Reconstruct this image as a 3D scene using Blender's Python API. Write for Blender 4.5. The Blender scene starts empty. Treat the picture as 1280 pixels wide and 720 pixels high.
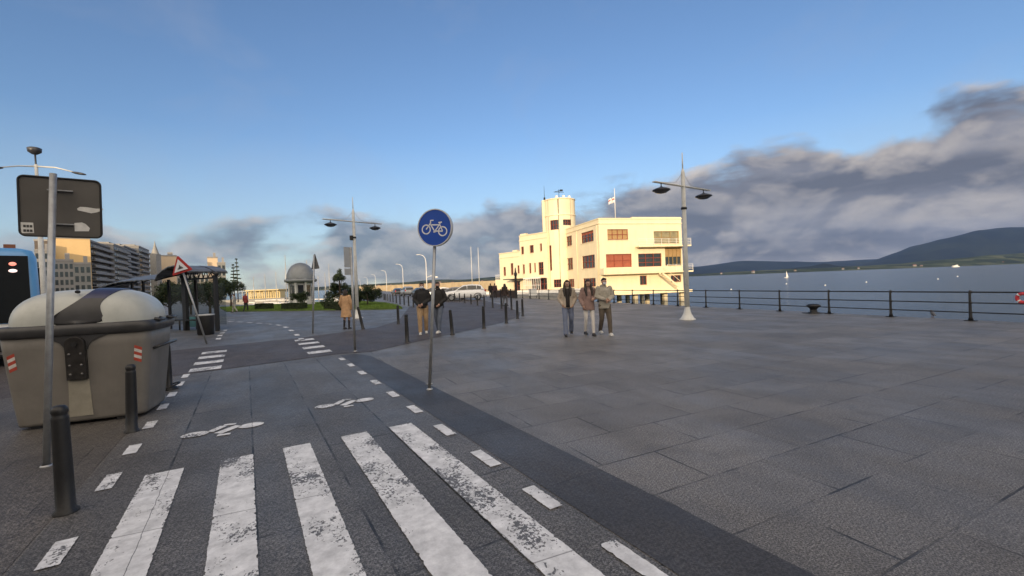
import bpy, bmesh, math, random
from mathutils import Vector, Matrix
random.seed(7)
R = math.radians
scene = bpy.context.scene
COL = scene.collection
PI = math.pi

ORD = ['first', 'second', 'third', 'fourth', 'fifth', 'sixth', 'seventh', 'eighth', 'ninth', 'tenth', 'eleventh', 'twelfth', 'thirteenth', 'fourteenth', 'fifteenth', 'sixteenth']
# ------------------------------------------------------------------ camera
CAM_H = 1.7
FOC = 560.0
PITCH = math.atan(7 / 560 * math.cos(.038))
ROLL = math.atan(.038)
cam_d = bpy.data.cameras.new('camera')
cam_d.sensor_width = 36
cam_d.lens = 36 * FOC / 1280
cam_d.clip_start = 0.05
cam_d.clip_end = 40000
cam = bpy.data.objects.new('camera', cam_d)
COL.objects.link(cam)
_F = Vector((0, math.cos(PITCH), -math.sin(PITCH)))
_U0 = Vector((0, math.sin(PITCH), math.cos(PITCH)))
_R = Vector((math.cos(ROLL), 0, 0)) - math.sin(ROLL) * _U0
_U = Vector((math.sin(ROLL), 0, 0)) + math.cos(ROLL) * _U0
m = Matrix((( _R.x, _U.x, -_F.x, 0), (_R.y, _U.y, -_F.y, 0), (_R.z, _U.z, -_F.z, CAM_H), (0, 0, 0, 1)))
cam.matrix_world = m
scene.camera = cam

def ray(px, py):
    return _F + _R * ((px - 640) / FOC) + _U * ((360 - py) / FOC)
def G(px, py, z=0.0):                       # point of the ground seen at a pixel of the photograph
    d = ray(px, py); t = (z - CAM_H) / d.z
    return Vector((d.x * t, d.y * t, z))
def Y(px, py, y):                           # point at depth y seen at a pixel
    d = ray(px, py); t = y / d.y
    return Vector((d.x * t, y, CAM_H + d.z * t))

# ------------------------------------------------------------------ node helper
class NT:
    def __init__(s, tree): s.t = tree
    def n(s, typ, props=None, **inp):
        nd = s.t.nodes.new(typ)
        for k, v in (props or {}).items(): setattr(nd, k, v)
        for k, v in inp.items():
            key = int(k[1:]) if k[0] == 'i' and k[1:].isdigit() else k.replace('_', ' ')
            s.set(nd.inputs[key], v)
        return nd
    def set(s, sock, v):
        if isinstance(v, bpy.types.NodeSocket): s.t.links.new(v, sock)
        elif isinstance(v, bpy.types.Node): s.t.links.new(v.outputs[0], sock)
        else: sock.default_value = v
    def math(s, op, a, b=0.0, c=0.0, clamp=False):
        nd = s.t.nodes.new('ShaderNodeMath'); nd.operation = op; nd.use_clamp = clamp
        for i, v in enumerate((a, b, c)): s.set(nd.inputs[i], v)
        return nd.outputs[0]
    def mix(s, fac, a, b, blend='MIX'):
        nd = s.t.nodes.new('ShaderNodeMix'); nd.data_type = 'RGBA'; nd.blend_type = blend
        s.set(nd.inputs[0], fac); s.set(nd.inputs[6], a); s.set(nd.inputs[7], b)
        return nd.outputs[2]
    def ramp(s, fac, stops, interp='LINEAR'):
        nd = s.t.nodes.new('ShaderNodeValToRGB'); cr = nd.color_ramp; cr.interpolation = interp
        while len(cr.elements) < len(stops): cr.elements.new(0.5)
        for e, (p, c) in zip(cr.elements, stops):
            e.position = p; e.color = c if len(c) == 4 else (*c, 1)
        s.set(nd.inputs[0], fac)
        return nd.outputs[0]
    def noise(s, vec, scale, detail=4, rough=.55, dist=0.0):
        nd = s.n('ShaderNodeTexNoise'); s.set(nd.inputs['Vector'], vec)
        nd.inputs['Scale'].default_value = scale; nd.inputs['Detail'].default_value = detail
        nd.inputs['Roughness'].default_value = rough; nd.inputs['Distortion'].default_value = dist
        return nd.outputs[0]
    def map(s, vec, scale=(1, 1, 1), rot=(0, 0, 0), loc=(0, 0, 0)):
        nd = s.n('ShaderNodeMapping'); s.set(nd.inputs[0], vec)
        nd.inputs[1].default_value = loc; nd.inputs[2].default_value = rot; nd.inputs[3].default_value = scale
        return nd.outputs[0]
def c4(c): return (*c, 1) if len(c) == 3 else c
def new_mat(name):
    mt = bpy.data.materials.new(name); mt.use_nodes = True
    nt = mt.node_tree; nt.nodes.clear()
    k = NT(nt)
    out = k.n('ShaderNodeOutputMaterial'); bs = k.n('ShaderNodeBsdfPrincipled')
    nt.links.new(bs.outputs[0], out.inputs[0])
    return mt, k, bs, out
_MC = {}
def mat(name, col, rough=.6, metal=0.0, var=.18, scale=6.0, bump=0.0, bscale=60.0, dirt=0.0, spec=.5, coat=0.0, streak=0.0):
    """painted / stone / cloth surface with a little tone variation, grime and grain"""
    if name in _MC: return _MC[name]
    mt, k, bs, out = new_mat(name)
    tc = k.n('ShaderNodeTexCoord').outputs['Object']
    n1 = k.noise(tc, scale, 5, .6)
    dark = tuple(c * (1 - var) for c in col); lite = tuple(min(1, c * (1 + var)) for c in col)
    base = k.ramp(n1, [(.3, dark), (.7, lite)])
    if dirt:
        n3 = k.noise(tc, scale * .7, 8, .7)
        f = k.ramp(n3, [(.5, (0, 0, 0)), (.72, (1, 1, 1))])
        base = k.mix(k.math('MULTIPLY', f, dirt), base, c4(tuple(c * .35 + .01 for c in col)))
    if streak:                                 # rain streaks running down
        s3 = k.noise(k.map(tc, (2.4, 2.4, .16)), 1.0, 6, .65)
        base = k.mix(k.math('MULTIPLY', k.ramp(s3, [(.48, (0, 0, 0)), (.70, (1, 1, 1))]), streak), base, c4(tuple(c * .45 for c in col)))
    k.set(bs.inputs['Base Color'], base)
    r2 = k.noise(tc, scale * 3, 4)
    k.set(bs.inputs['Roughness'], k.math('ADD', k.math('MULTIPLY', k.math('SUBTRACT', r2, .5), .25), rough, clamp=True))
    bs.inputs['Metallic'].default_value = metal
    bs.inputs['Specular IOR Level'].default_value = spec
    bs.inputs['Coat Weight'].default_value = coat
    if bump:
        b = k.n('ShaderNodeBump'); b.inputs['Strength'].default_value = bump; b.inputs['Distance'].default_value = .01
        k.set(b.inputs['Height'], k.noise(tc, bscale, 3)); k.set(bs.inputs['Normal'], b)
    _MC[name] = mt
    return mt
def glass_mat(name, col, rough=.08):
    if name in _MC: return _MC[name]
    mt, k, bs, out = new_mat(name)
    tc = k.n('ShaderNodeTexCoord').outputs['Object']
    k.set(bs.inputs['Base Color'], k.ramp(k.noise(tc, 1.3, 3), [(.35, tuple(c * .6 for c in col)), (.65, col)]))
    bs.inputs['Roughness'].default_value = rough
    bs.inputs['Specular IOR Level'].default_value = .8
    _MC[name] = mt
    return mt

# ------------------------------------------------------------------ mesh builder
class MB:
    def __init__(s): s.v = []; s.f = []; s.mi = []; s.cur = 0; s.M = None; s.sm = []
    def add(s, vs, fs, smooth=False):
        o = len(s.v)
        for p in vs:
            p = Vector(p)
            s.v.append(s.M @ p if s.M else p)
        for f in fs: s.f.append([i + o for i in f]); s.mi.append(s.cur); s.sm.append(smooth)
        return s
    def box(s, c, d, M=None, taper=1.0):
        x, y, z = (q / 2 for q in d)
        vs = []
        for sz in (-1, 1):
            t = taper if sz > 0 else 1
            for sx, sy in ((-1, -1), (1, -1), (1, 1), (-1, 1)):
                p = Vector((sx * x * t, sy * y * t, sz * z))
                if M: p = M @ p
                vs.append(p + Vector(c))
        return s.add(vs, [(3, 2, 1, 0), (4, 5, 6, 7), (0, 1, 5, 4), (1, 2, 6, 5), (2, 3, 7, 6), (3, 0, 4, 7)])
    def bar(s, a, b, w, d=None, up=(0, 0, 1)):
        """rectangular bar between two points"""
        a = Vector(a); b = Vector(b); d = d or w
        ax = (b - a); L = ax.length; ax.normalize()
        up = Vector(up)
        if abs(ax.dot(up)) > .98: up = Vector((1, 0, 0))
        sx = ax.cross(up).normalized(); sy = sx.cross(ax)
        vs = []
        for p in (a, b):
            for q, r_ in ((-1, -1), (1, -1), (1, 1), (-1, 1)): vs.append(p + sx * q * w / 2 + sy * r_ * d / 2)
        return s.add(vs, [(3, 2, 1, 0), (4, 5, 6, 7), (0, 1, 5, 4), (1, 2, 6, 5), (2, 3, 7, 6), (3, 0, 4, 7)])
    def tube(s, pts, rad, n=10, cap=True, flat=1.0):
        pts = [Vector(p) for p in pts]
        if not hasattr(rad, '__len__'): rad = [rad] * len(pts)
        vs = []; prev = None
        for i, p in enumerate(pts):
            t = (pts[min(i + 1, len(pts) - 1)] - pts[max(i - 1, 0)]).normalized()
            if prev is None:
                ref = Vector((0, 0, 1)) if abs(t.z) < .9 else Vector((1, 0, 0))
                sx = t.cross(ref).normalized()
            else:
                sx = (prev - t * prev.dot(t)).normalized()
            prev = sx; sy = t.cross(sx)
            for j in range(n):
                a = 2 * PI * j / n
                vs.append(p + (sx * math.cos(a) + sy * math.sin(a) * flat) * rad[i])
        fs = []
        for i in range(len(pts) - 1):
            for j in range(n):
                fs.append((i * n + j, i * n + (j + 1) % n, (i + 1) * n + (j + 1) % n, (i + 1) * n + j))
        s.add(vs, fs, True)
        if cap:
            o = len(s.v) - len(vs)
            s.f.append([o + j for j in range(n)][::-1]); s.mi.append(s.cur); s.sm.append(False)
            s.f.append([o + (len(pts) - 1) * n + j for j in range(n)]); s.mi.append(s.cur); s.sm.append(False)
        return s
    def lathe(s, prof, n=20, c=(0, 0, 0), a0=0, a1=2 * PI, sx=1.0, sy=1.0, smooth=True):
        full = abs(a1 - a0 - 2 * PI) < 1e-6; m = n if full else n + 1
        vs = []
        for r_, z in prof:
            for j in range(m):
                a = a0 + (a1 - a0) * j / n
                vs.append((c[0] + r_ * math.cos(a) * sx, c[1] + r_ * math.sin(a) * sy, c[2] + z))
        fs = []
        for i in range(len(prof) - 1):
            for j in range(n):
                k = (j + 1) % m
                fs.append((i * m + j, i * m + k, (i + 1) * m + k, (i + 1) * m + j))
        return s.add(vs, fs, smooth)
    def ell(s, c, r_, n=12, m=8, M=None):
        vs = []; fs = []
        for i in range(m + 1):
            th = PI * i / m
            for j in range(n):
                ph = 2 * PI * j / n
                p = Vector((r_[0] * math.sin(th) * math.cos(ph), r_[1] * math.sin(th) * math.sin(ph), -r_[2] * math.cos(th)))
                if M: p = M @ p
                vs.append(p + Vector(c))
        for i in range(m):
            for j in range(n):
                fs.append((i * n + j, i * n + (j + 1) % n, (i + 1) * n + (j + 1) % n, (i + 1) * n + j))
        return s.add(vs, fs, True)
    def prism(s, poly, z0, z1):
        n = len(poly)
        vs = [(x, y, z0) for x, y in poly] + [(x, y, z1) for x, y in poly]
        return s.add(vs, [tuple(range(n))[::-1], tuple(range(n, 2 * n))] + [(i, (i + 1) % n, n + (i + 1) % n, n + i) for i in range(n)])
    def sheet(s, poly, z):
        return s.add([(x, y, z) for x, y in poly], [tuple(range(len(poly)))])
    def build(s, name, mats, parent=None, loc=(0, 0, 0), rz=0.0, bevel=0.0, merge=False, seg=2, smooth_all=False):
        me = bpy.data.meshes.new(name)
        me.from_pydata([tuple(p) for p in s.v], [], s.f)
        if not isinstance(mats, (list, tuple)): mats = [mats]
        for mm in mats: me.materials.append(mm)
        for p, i, sm in zip(me.polygons, s.mi, s.sm): p.material_index = i; p.use_smooth = sm or smooth_all
        bm = bmesh.new(); bm.from_mesh(me)
        if merge or bevel: bmesh.ops.remove_doubles(bm, verts=bm.verts, dist=1e-5)
        if bevel:
            bmesh.ops.recalc_face_normals(bm, faces=bm.faces)
            eds = [e for e in bm.edges if len(e.link_faces) == 2 and e.calc_face_angle(0) > R(35)]
            bmesh.ops.bevel(bm, geom=eds, offset=bevel, segments=seg, affect='EDGES', profile=.6, clamp_overlap=True)
        else:
            bmesh.ops.recalc_face_normals(bm, faces=bm.faces)
        bm.to_mesh(me); bm.free(); me.update()
        o = bpy.data.objects.new(name, me); COL.objects.link(o)
        o.location = loc; o.rotation_euler = (0, 0, rz)
        if parent: o.parent = parent
        return o
def thing(name, label, cat, loc=(0, 0, 0), rz=0.0, group=None):
    o = bpy.data.objects.new(name, None); COL.objects.link(o); o.empty_display_size = .2
    o.location = loc; o.rotation_euler = (0, 0, rz)
    return tag(o, label, cat, group)
def tag(o, label, cat, group=None):
    o['label'] = label; o['category'] = cat
    if group: o['group'] = group
    return o
def struct(o, kind='structure'):
    o['kind'] = kind; return o
def dup(root, loc, rz=None, label=None, group=None, scale=None):
    r_ = root.copy(); COL.objects.link(r_); r_.location = loc
    if rz is not None: r_.rotation_euler = (0, 0, rz)
    if scale: r_.scale = scale
    if label: r_['label'] = label
    if group: r_['group'] = group
    for ch in list(root.children):
        c = ch.copy(); COL.objects.link(c); c.parent = r_
        for g in list(ch.children):
            d = g.copy(); COL.objects.link(d); d.parent = c
    return r_

# ------------------------------------------------------------------ light, sky, air
SUN_EL = R(10.0)
SUN_AZ = PI + R(14.0)                        # behind the camera
w = bpy.data.worlds.new('World'); scene.world = w; w.use_nodes = True
w.node_tree.nodes.clear()
k = NT(w.node_tree)
out = k.n('ShaderNodeOutputWorld'); bg = k.n('ShaderNodeBackground')
w.node_tree.links.new(bg.outputs[0], out.inputs[0])
SKY_S = 0.15
bg.inputs[1].default_value = SKY_S
sky = k.n('ShaderNodeTexSky'); sky.sky_type = 'NISHITA'; sky.sun_disc = False
sky.sun_elevation = SUN_EL; sky.sun_rotation = SUN_AZ; sky.altitude = 5
sky.air_density = 1.0; sky.dust_density = .25; sky.ozone_density = 1.5
gen = k.n('ShaderNodeTexCoord').outputs['Generated']
sx = k.n('ShaderNodeSeparateXYZ'); k.set(sx.inputs[0], gen)
az = k.math('ARCTAN2', sx.outputs[0], sx.outputs[1])      # 0 = straight ahead, + to the right
el = k.math('ARCSINE', sx.outputs[2])
azn = k.math('ADD', k.math('MULTIPLY', az, .5), .5)       # -1..1 rad -> 0..1
def azramp(pts):
    return k.ramp(azn, [(max(0, min(1, a * .5 + .5)), (v, v, v)) for a, v in pts], 'B_SPLINE')
edge = azramp([(-.95, .12), (-.665, .125), (-.479, .145), (-.295, .165), (-.07, .19), (.07, .20), (.25, .215), (.39, .235), (.52, .265), (.64, .245), (.72, .265), (.80, .275), (.90, .278), (1., .28)])
dens = azramp([(-.95, .22), (-.6, .32), (-.3, .46), (-.1, .66), (.2, .80), (.42, 1.0), (1., 1.0)])
cv = k.n('ShaderNodeCombineXYZ'); k.set(cv.inputs[0], k.math('MULTIPLY', az, 1.0)); k.set(cv.inputs[1], k.math('MULTIPLY', el, 1.7))
n1 = k.noise(cv, 6.0, 9, .50, .25)
cv2 = k.n('ShaderNodeCombineXYZ'); k.set(cv2.inputs[0], az); k.set(cv2.inputs[1], k.math('MULTIPLY', el, 5.2)); cv2.inputs[2].default_value = 3.7
n2 = k.noise(cv2, 2.2, 8, .55, .4)
inside = k.math('MULTIPLY', k.math('SUBTRACT', edge, el), 9.0)               # >0 below the cloud tops
inside = k.math('MINIMUM', inside, dens)
inside = k.math('SUBTRACT', inside, k.math('MULTIPLY', k.math('MAXIMUM', k.math('SUBTRACT', el, k.math('ADD', edge, .02)), 0.0), 16.0))
cover = k.math('ADD', inside, k.math('MULTIPLY', k.math('SUBTRACT', n1, .54), 2.0))
cover = k.math('ADD', cover, k.math('MULTIPLY', k.math('SUBTRACT', n2, .5), 1.0))
cm = k.n('ShaderNodeMapRange', {'interpolation_type': 'SMOOTHSTEP'}); k.set(cm.inputs[0], cover)
cm.inputs[1].default_value = .0; cm.inputs[2].default_value = .40
fade = k.n('ShaderNodeMapRange', {'interpolation_type': 'SMOOTHSTEP'}); k.set(fade.inputs[0], el)
fade.inputs[1].default_value = .45; fade.inputs[2].default_value = .33
behind = k.n('ShaderNodeMapRange', {'interpolation_type': 'SMOOTHSTEP'}); k.set(behind.inputs[0], k.math('ABSOLUTE', az))
behind.inputs[1].default_value = 1.6; behind.inputs[2].default_value = 1.1
mask = k.math('MULTIPLY', k.math('MULTIPLY', cm.outputs[0], fade.outputs[0]), behind.outputs[0])
# lit cloud tops, grey bellies: compare the cloud field with itself a little higher up, as light from behind the viewer would
up = k.n('ShaderNodeVectorMath', {'operation': 'ADD'}); k.set(up.inputs[0], cv); up.inputs[1].default_value = (-.008, .036, 0)
n1u = k.noise(up.outputs[0], 6.0, 9, .50, .25)
slope = k.math('MULTIPLY', k.math('SUBTRACT', n1, n1u), 5.5)
top = k.math('SUBTRACT', 1.05, k.math('MULTIPLY', cover, .62), clamp=True)
lit = k.math('MULTIPLY', top, k.math('ADD', .20, slope), clamp=True)
n4 = k.noise(cv2, 3.4, 7, .55)
gf = k.math('ADD', k.ramp(n4, [(.36, (0, 0, 0)), (.66, (1, 1, 1))]), k.math('MULTIPLY', slope, .35), clamp=True)
grey = k.mix(gf, c4(tuple(q / SKY_S for q in (.128, .134, .168))), c4(tuple(q / SKY_S for q in (.255, .255, .292))))
ccol = k.mix(lit, grey, c4(tuple(q / SKY_S for q in (.60, .53, .47))))
skyc = k.mix(1.0, sky, (.84, .96, 1.20, 1), 'MULTIPLY')
wisp = k.math('MULTIPLY', k.ramp(k.noise(k.map(cv, (1, .9, 1), (0, 0, .25)), 3.1, 6, .6, .5), [(.52, (0, 0, 0)), (.8, (1, 1, 1))]), .22)
hzf = k.math('MULTIPLY', k.math('SUBTRACT', 1.0, k.math('DIVIDE', el, .30), clamp=True), .55)
skyc = k.mix(hzf, skyc, c4(tuple(q / SKY_S for q in (.47, .55, .58))))
skyc = k.mix(wisp, skyc, c4(tuple(q / SKY_S for q in (.40, .42, .50))))
frontc = k.mix(k.math('MULTIPLY', mask, k.math('ADD', .62, k.math('MULTIPLY', dens, .35))), skyc, ccol)
# unseen bright warm cloud added behind the viewer to fill the shaded plaza
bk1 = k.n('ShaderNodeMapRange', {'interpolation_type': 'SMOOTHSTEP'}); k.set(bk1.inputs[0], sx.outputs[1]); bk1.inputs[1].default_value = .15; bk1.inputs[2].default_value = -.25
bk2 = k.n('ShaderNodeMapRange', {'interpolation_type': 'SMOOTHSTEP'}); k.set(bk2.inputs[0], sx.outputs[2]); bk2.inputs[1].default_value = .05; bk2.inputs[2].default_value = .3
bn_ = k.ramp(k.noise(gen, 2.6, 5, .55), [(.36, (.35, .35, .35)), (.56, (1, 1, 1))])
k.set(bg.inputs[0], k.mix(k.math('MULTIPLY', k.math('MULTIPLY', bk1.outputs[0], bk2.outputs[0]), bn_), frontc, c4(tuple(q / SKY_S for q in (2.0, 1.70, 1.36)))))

sun_d = bpy.data.lights.new('sun', 'SUN'); sun_d.energy = 4.0; sun_d.angle = R(.6); sun_d.color = (1, .77, .50)
sun = bpy.data.objects.new('sun', sun_d); COL.objects.link(sun)
sdir = Vector((math.sin(SUN_AZ) * math.cos(SUN_EL), math.cos(SUN_AZ) * math.cos(SUN_EL), math.sin(SUN_EL)))
sun.rotation_euler = (-sdir).to_track_quat('-Z', 'Y').to_euler()
sun.location = (0, -30, 40)
scene.view_settings.view_transform = 'Standard'
scene.view_settings.look = 'None'
scene.view_settings.gamma = 1
scene.view_settings.use_curve_mapping = False
scene.view_settings.exposure = 0.1
scene.cycles.max_bounces = 6
scene.cycles.volume_bounces = 0
try: scene.cycles.use_denoising = True
except Exception: pass
# ------------------------------------------------------------------ ground
TH = R(30.7)                                # heading of the cycle lane, left of straight ahead
Sx = Vector((-math.sin(TH), math.cos(TH), 0)); Tx = Vector((math.cos(TH), math.sin(TH), 0))
def L2W(t, s, z=0.0): return Tx * t + Sx * s + Vector((0, 0, z))
def W2L(p): return (p.dot(Tx), p.dot(Sx))
SEA = -2.7
QD = Vector((-.3575, .934, 0)).normalized()  # heading of the quay edge
QL = Vector((-QD.y, QD.x, 0))                # to the left of the quay edge
Q0 = Vector((13.9, 13.6, 0)) - QL * .32
def Q(d, left=0.0): return Q0 + QD * d + QL * left

def granite(name, base, lite, bw, bh, rot=0.0, off=.5, mortar=.006, tone=.16, rough=.58, speck=.85, damp=.13, joint=.35, sh=0.0):
    mt, k, bs, out = new_mat(name)
    tc = k.n('ShaderNodeTexCoord').outputs['Object']
    v = k.map(tc, (1, 1, 1), (0, 0, rot), (0, sh, 0))
    wob = k.noise(v, .9, 2)
    br = k.n('ShaderNodeTexBrick', {'offset': off, 'offset_frequency': 2, 'squash': 1.0})
    k.set(br.inputs['Vector'], v)
    br.inputs['Scale'].default_value = 1; br.inputs['Mortar Size'].default_value = mortar
    br.inputs['Mortar Smooth'].default_value = .2; br.inputs['Brick Width'].default_value = bw; br.inputs['Row Height'].default_value = bh
    br.inputs['Color1'].default_value = (.2, .2, .2, 1); br.inputs['Color2'].default_value = (.8, .8, .8, 1); br.inputs['Mortar'].default_value = (.5, .5, .5, 1)
    slab = k.n('ShaderNodeSeparateColor'); k.set(slab.inputs[0], br.outputs[0])
    fine = k.noise(tc, 95, 2, .7)
    mid = k.noise(tc, 48, 4, .7)
    big = k.noise(tc, .55, 5, .6)
    col = k.mix(k.ramp(fine, [(.36, (0, 0, 0)), (.64, (1, 1, 1))]), c4(tuple(c * (1 - speck) for c in base)), c4(tuple(c * (1 + speck) for c in lite)))
    col = k.mix(k.math('MULTIPLY', k.ramp(mid, [(.46, (0, 0, 0)), (.58, (1, 1, 1))]), .62), col, c4(tuple(c * .55 for c in base)))
    tonef = k.math('ADD', k.math('MULTIPLY', k.math('SUBTRACT', slab.outputs[0], .5), tone * 2), 1.0)
    tonef = k.math('MULTIPLY', tonef, k.math('ADD', k.math('MULTIPLY', k.math('SUBTRACT', big, .5), .55), 1.0))
    tonef = k.math('MULTIPLY', tonef, k.math('SUBTRACT', 1.0, k.math('MULTIPLY', k.math('GREATER_THAN', slab.outputs[0], .70), .20)))
    cs = k.n('ShaderNodeCombineXYZ')
    for i in range(3): k.set(cs.inputs[i], tonef)
    col = k.mix(1.0, col, cs.outputs[0], 'MULTIPLY')
    # worn, partly filled joints
    jf = k.math('MULTIPLY', br.outputs[1], k.ramp(k.noise(tc, 1.7, 3), [(.42, (.16, .16, .16)), (.60, (1, 1, 1))]))
    # blotchy stains and dark worn patches
    st1 = k.ramp(k.noise(k.map(tc, (1, .7, 1)), 1.35, 7, .66, .4), [(.46, (1, 1, 1)), (.62, (0, 0, 0))])
    st1 = k.math('SUBTRACT', 1.0, st1)
    col = k.mix(k.math('MULTIPLY', st1, .34), col, c4(tuple(c * .42 for c in base)))
    st2 = k.ramp(k.noise(tc, 5.5, 6, .7), [(.56, (0, 0, 0)), (.70, (1, 1, 1))])
    col = k.mix(k.math('MULTIPLY', st2, .30), col, c4(tuple(c * .45 for c in base)))
    col = k.mix(k.math('MULTIPLY', jf, .92), col, c4(tuple(c * joint for c in base)))
    # gum and oil spots
    vo = k.n('ShaderNodeTexVoronoi'); k.set(vo.inputs['Vector'], tc); vo.inputs['Scale'].default_value = 2.4
    spot = k.ramp(vo.outputs['Distance'], [(.030, (1, 1, 1)), (.050, (0, 0, 0))])
    col = k.mix(k.math('MULTIPLY', spot, .75), col, (.02, .02, .02, 1))
    k.set(bs.inputs['Base Color'], col)
    wet = k.ramp(k.noise(k.map(tc, (1, .5, 1)), .8, 5, .62), [(.42, (0, 0, 0)), (.62, (1, 1, 1))])
    rr = k.math('SUBTRACT', k.math('ADD', rough, k.math('MULTIPLY', k.math('SUBTRACT', mid, .5), .3)), k.math('MULTIPLY', wet, damp))
    k.set(bs.inputs['Roughness'], rr)
    bs.inputs['Specular IOR Level'].default_value = .45
    b = k.n('ShaderNodeBump'); b.inputs['Strength'].default_value = .5; b.inputs['Distance'].default_value = .008
    h = k.math('SUBTRACT', k.math('MULTIPLY', fine, .35), k.math('MULTIPLY', jf, 1.0))
    k.set(b.inputs['Height'], h); k.set(bs.inputs['Normal'], b)
    return mt
M_PLAZA = granite('plaza_granite', (.114, .106, .097), (.180, .168, .154), 1.25, .66, rot=R(4.2), joint=.16, mortar=.010, tone=.30)
M_LANE = granite('lane_granite', (.092, .088, .084), (.138, .132, .126), 2.6, .705, rot=PI / 2, off=.37, mortar=.011, tone=.10, joint=.10)
M_BAND = granite('dark_granite_band', (.050, .046, .045), (.072, .068, .066), 4.0, 1.52, off=0.0, speck=.35, tone=.08, joint=.3, rough=.6)
M_STREET = granite('street_setts', (.058, .047, .043), (.098, .082, .074), .21, .105, rot=R(12), mortar=.010, tone=.30, joint=.35, rough=.65, damp=.08)
M_WALK = granite('walk_granite', (.098, .096, .098), (.142, .140, .140), 1.1, .6, rot=R(-8), joint=.45)
M_LEFT = granite('left_paving', (.078, .070, .064), (.125, .114, .102), .62, .62, rot=R(0), joint=.35, tone=.2, damp=.1)

# land: one slab from the promenade back into the town, its edge the quay wall
land_pts = [Q(-110), Q(420), Q(420, 17), Q(52, 17), Vector((-44, 66, 0)), Vector((-78, 112, 0)), Vector((-150, 235, 0)), Vector((-420, 640, 0)),
            Vector((-900, 1300, 0)), Vector((-4200, 1500, 0)), Vector((-4200, -1500, 0)), Vector((600, -1500, 0))]
lb = MB(); lp = [W2L(p) for p in land_pts]
lb.prism(lp, -6, 0)
struct(lb.build('ground', M_PLAZA, rz=TH))
def lsheet(name, pts, z, m_):
    b = MB(); b.sheet(pts, z); return struct(b.build(name, m_, rz=TH))
def wsheet(name, pts, z, m_):                # world points turned into lane frame
    return lsheet(name, [W2L(Vector((p[0], p[1], 0))) for p in pts], z, m_)
lsheet('cycle_lane', [(-1.42, -6), (2.06, -6), (2.0, 12.3), (-1.3, 11.75)], .004, M_LANE)
lsheet('dark_paving_band', [(2.075, -6), (2.70, -6), (2.62, 11.4), (2.36, 12.1), (2.015, 12.1)], .004, M_BAND)
lsheet('left_pavement', [(-1.44, -6), (-1.32, 11.7), (-9, 10.6), (-30, 9), (-40, -6)], .004, M_LEFT)
# shared street of dark setts
st_near = [(-14, 9.2), (-1.07, 11.82), (1.92, 12.4), (2.8, 12.15), (6.0, 14.3), (9.3, 16.6), (11.5, 18.8), (13.1, 21.2), (16.5, 29), (21.5, 43)]
st_far = [(15.5, 45), (11.5, 36), (6.5, 22.2), (4.7, 19.3), (1.49, 17.6), (-.8, 17.3), (-14, 15.6)]
lsheet('street', st_near + st_far, .008, M_STREET)
lsheet('far_pavement', [(-14, 15.62), (-.8, 17.32), (1.49, 17.62), (4.7, 19.32), (6.5, 22.22), (11.5, 36.02), (13, 52), (-8, 60), (-26, 40)], .005, M_WALK)

# paint
mt, k, bs, out = new_mat('road_paint')
tc = k.n('ShaderNodeTexCoord').outputs['Object']
zone = k.noise(k.map(tc, (1.0, .55, 1)), 2.3, 3, .6)
chip = k.noise(k.map(tc, (1.0, .8, 1)), 46, 4, .62)
thr = k.math('ADD', chip, k.math('MULTIPLY', k.math('SUBTRACT', zone, .5), 1.15))
wear = k.ramp(thr, [(.60, (0, 0, 0)), (.65, (1, 1, 1))])
scuff = k.noise(tc, 7, 6, .7)
wc = k.mix(k.ramp(scuff, [(.35, (0, 0, 0)), (.7, (1, 1, 1))]), (.48, .48, .48, 1), (.80, .80, .80, 1))
# joints of the slabs below show through
jx = k.n('ShaderNodeSeparateXYZ'); k.set(jx.inputs[0], tc)
jl = k.math('LESS_THAN', k.math('ABSOLUTE', k.math('SUBTRACT', k.math('FRACT', k.math('DIVIDE', k.math('ADD', jx.outputs[0], k.math('MULTIPLY', k.math('SUBTRACT', k.noise(tc, 9, 3), .5), .02)), .705)), .0)), .008)
cr = k.math('LESS_THAN', k.math('ABSOLUTE', k.math('SUBTRACT', k.math('FRACT', k.math('DIVIDE', k.math('ADD', jx.outputs[1], k.math('MULTIPLY', jx.outputs[0], .12)), 1.62)), .5)), .0035)
jl = k.math('MAXIMUM', k.math('MULTIPLY', jl, .8), k.math('MULTIPLY', cr, .6))
wc = k.mix(jl, wc, (.07, .07, .075, 1))
k.set(bs.inputs['Base Color'], k.mix(wear, wc, (.105, .105, .108, 1)))
bs.inputs['Roughness'].default_value = .6
b_ = k.n('ShaderNodeBump'); b_.inputs['Strength'].default_value = .15; b_.inputs['Distance'].default_value = .004;
k.set(b_.inputs['Height'], k.math('ADD', k.math('MULTIPLY', k.math('SUBTRACT', 1.0, wear), .8), k.math('MULTIPLY', chip, .3))); k.set(bs.inputs['Normal'], b_)
M_PAINT = mt
def paint(name, polys, z=.012):
    b = MB()
    rj = random.Random(len(name) + len(polys))
    for p in polys:
        if len(p) == 4:                         # ragged, chipped outline
            q = []
            for i in range(4):
                a, c = Vector(p[i]), Vector(p[(i + 1) % 4]); n_ = max(2, int((c - a).length / .022)); d = (c - a).normalized(); pr = Vector((-d.y, d.x)); f = min(1, (c - a).length / .4)
                for j in range(n_): q.append(tuple(a.lerp(c, j / n_) + pr * (rj.uniform(-.002, .004) + (rj.random() < .05) * .010) * f))
            p = q
        b.sheet(p, z)
    return struct(b.build(name, M_PAINT, rz=TH))
def rect(t0, t1, s0, s1, sk=0.0): return [(t0, s0 + sk * t0), (t1, s0 + sk * t1), (t1, s1 + sk * t1), (t0, s1 + sk * t0)]
paint('crossing_markings', [rect(a, b, 1.0, 5.42) for a, b in ((-.885, -.585), (-.285, .0), (.275, .545), (.865, 1.16), (1.41, 1.695))])
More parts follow.
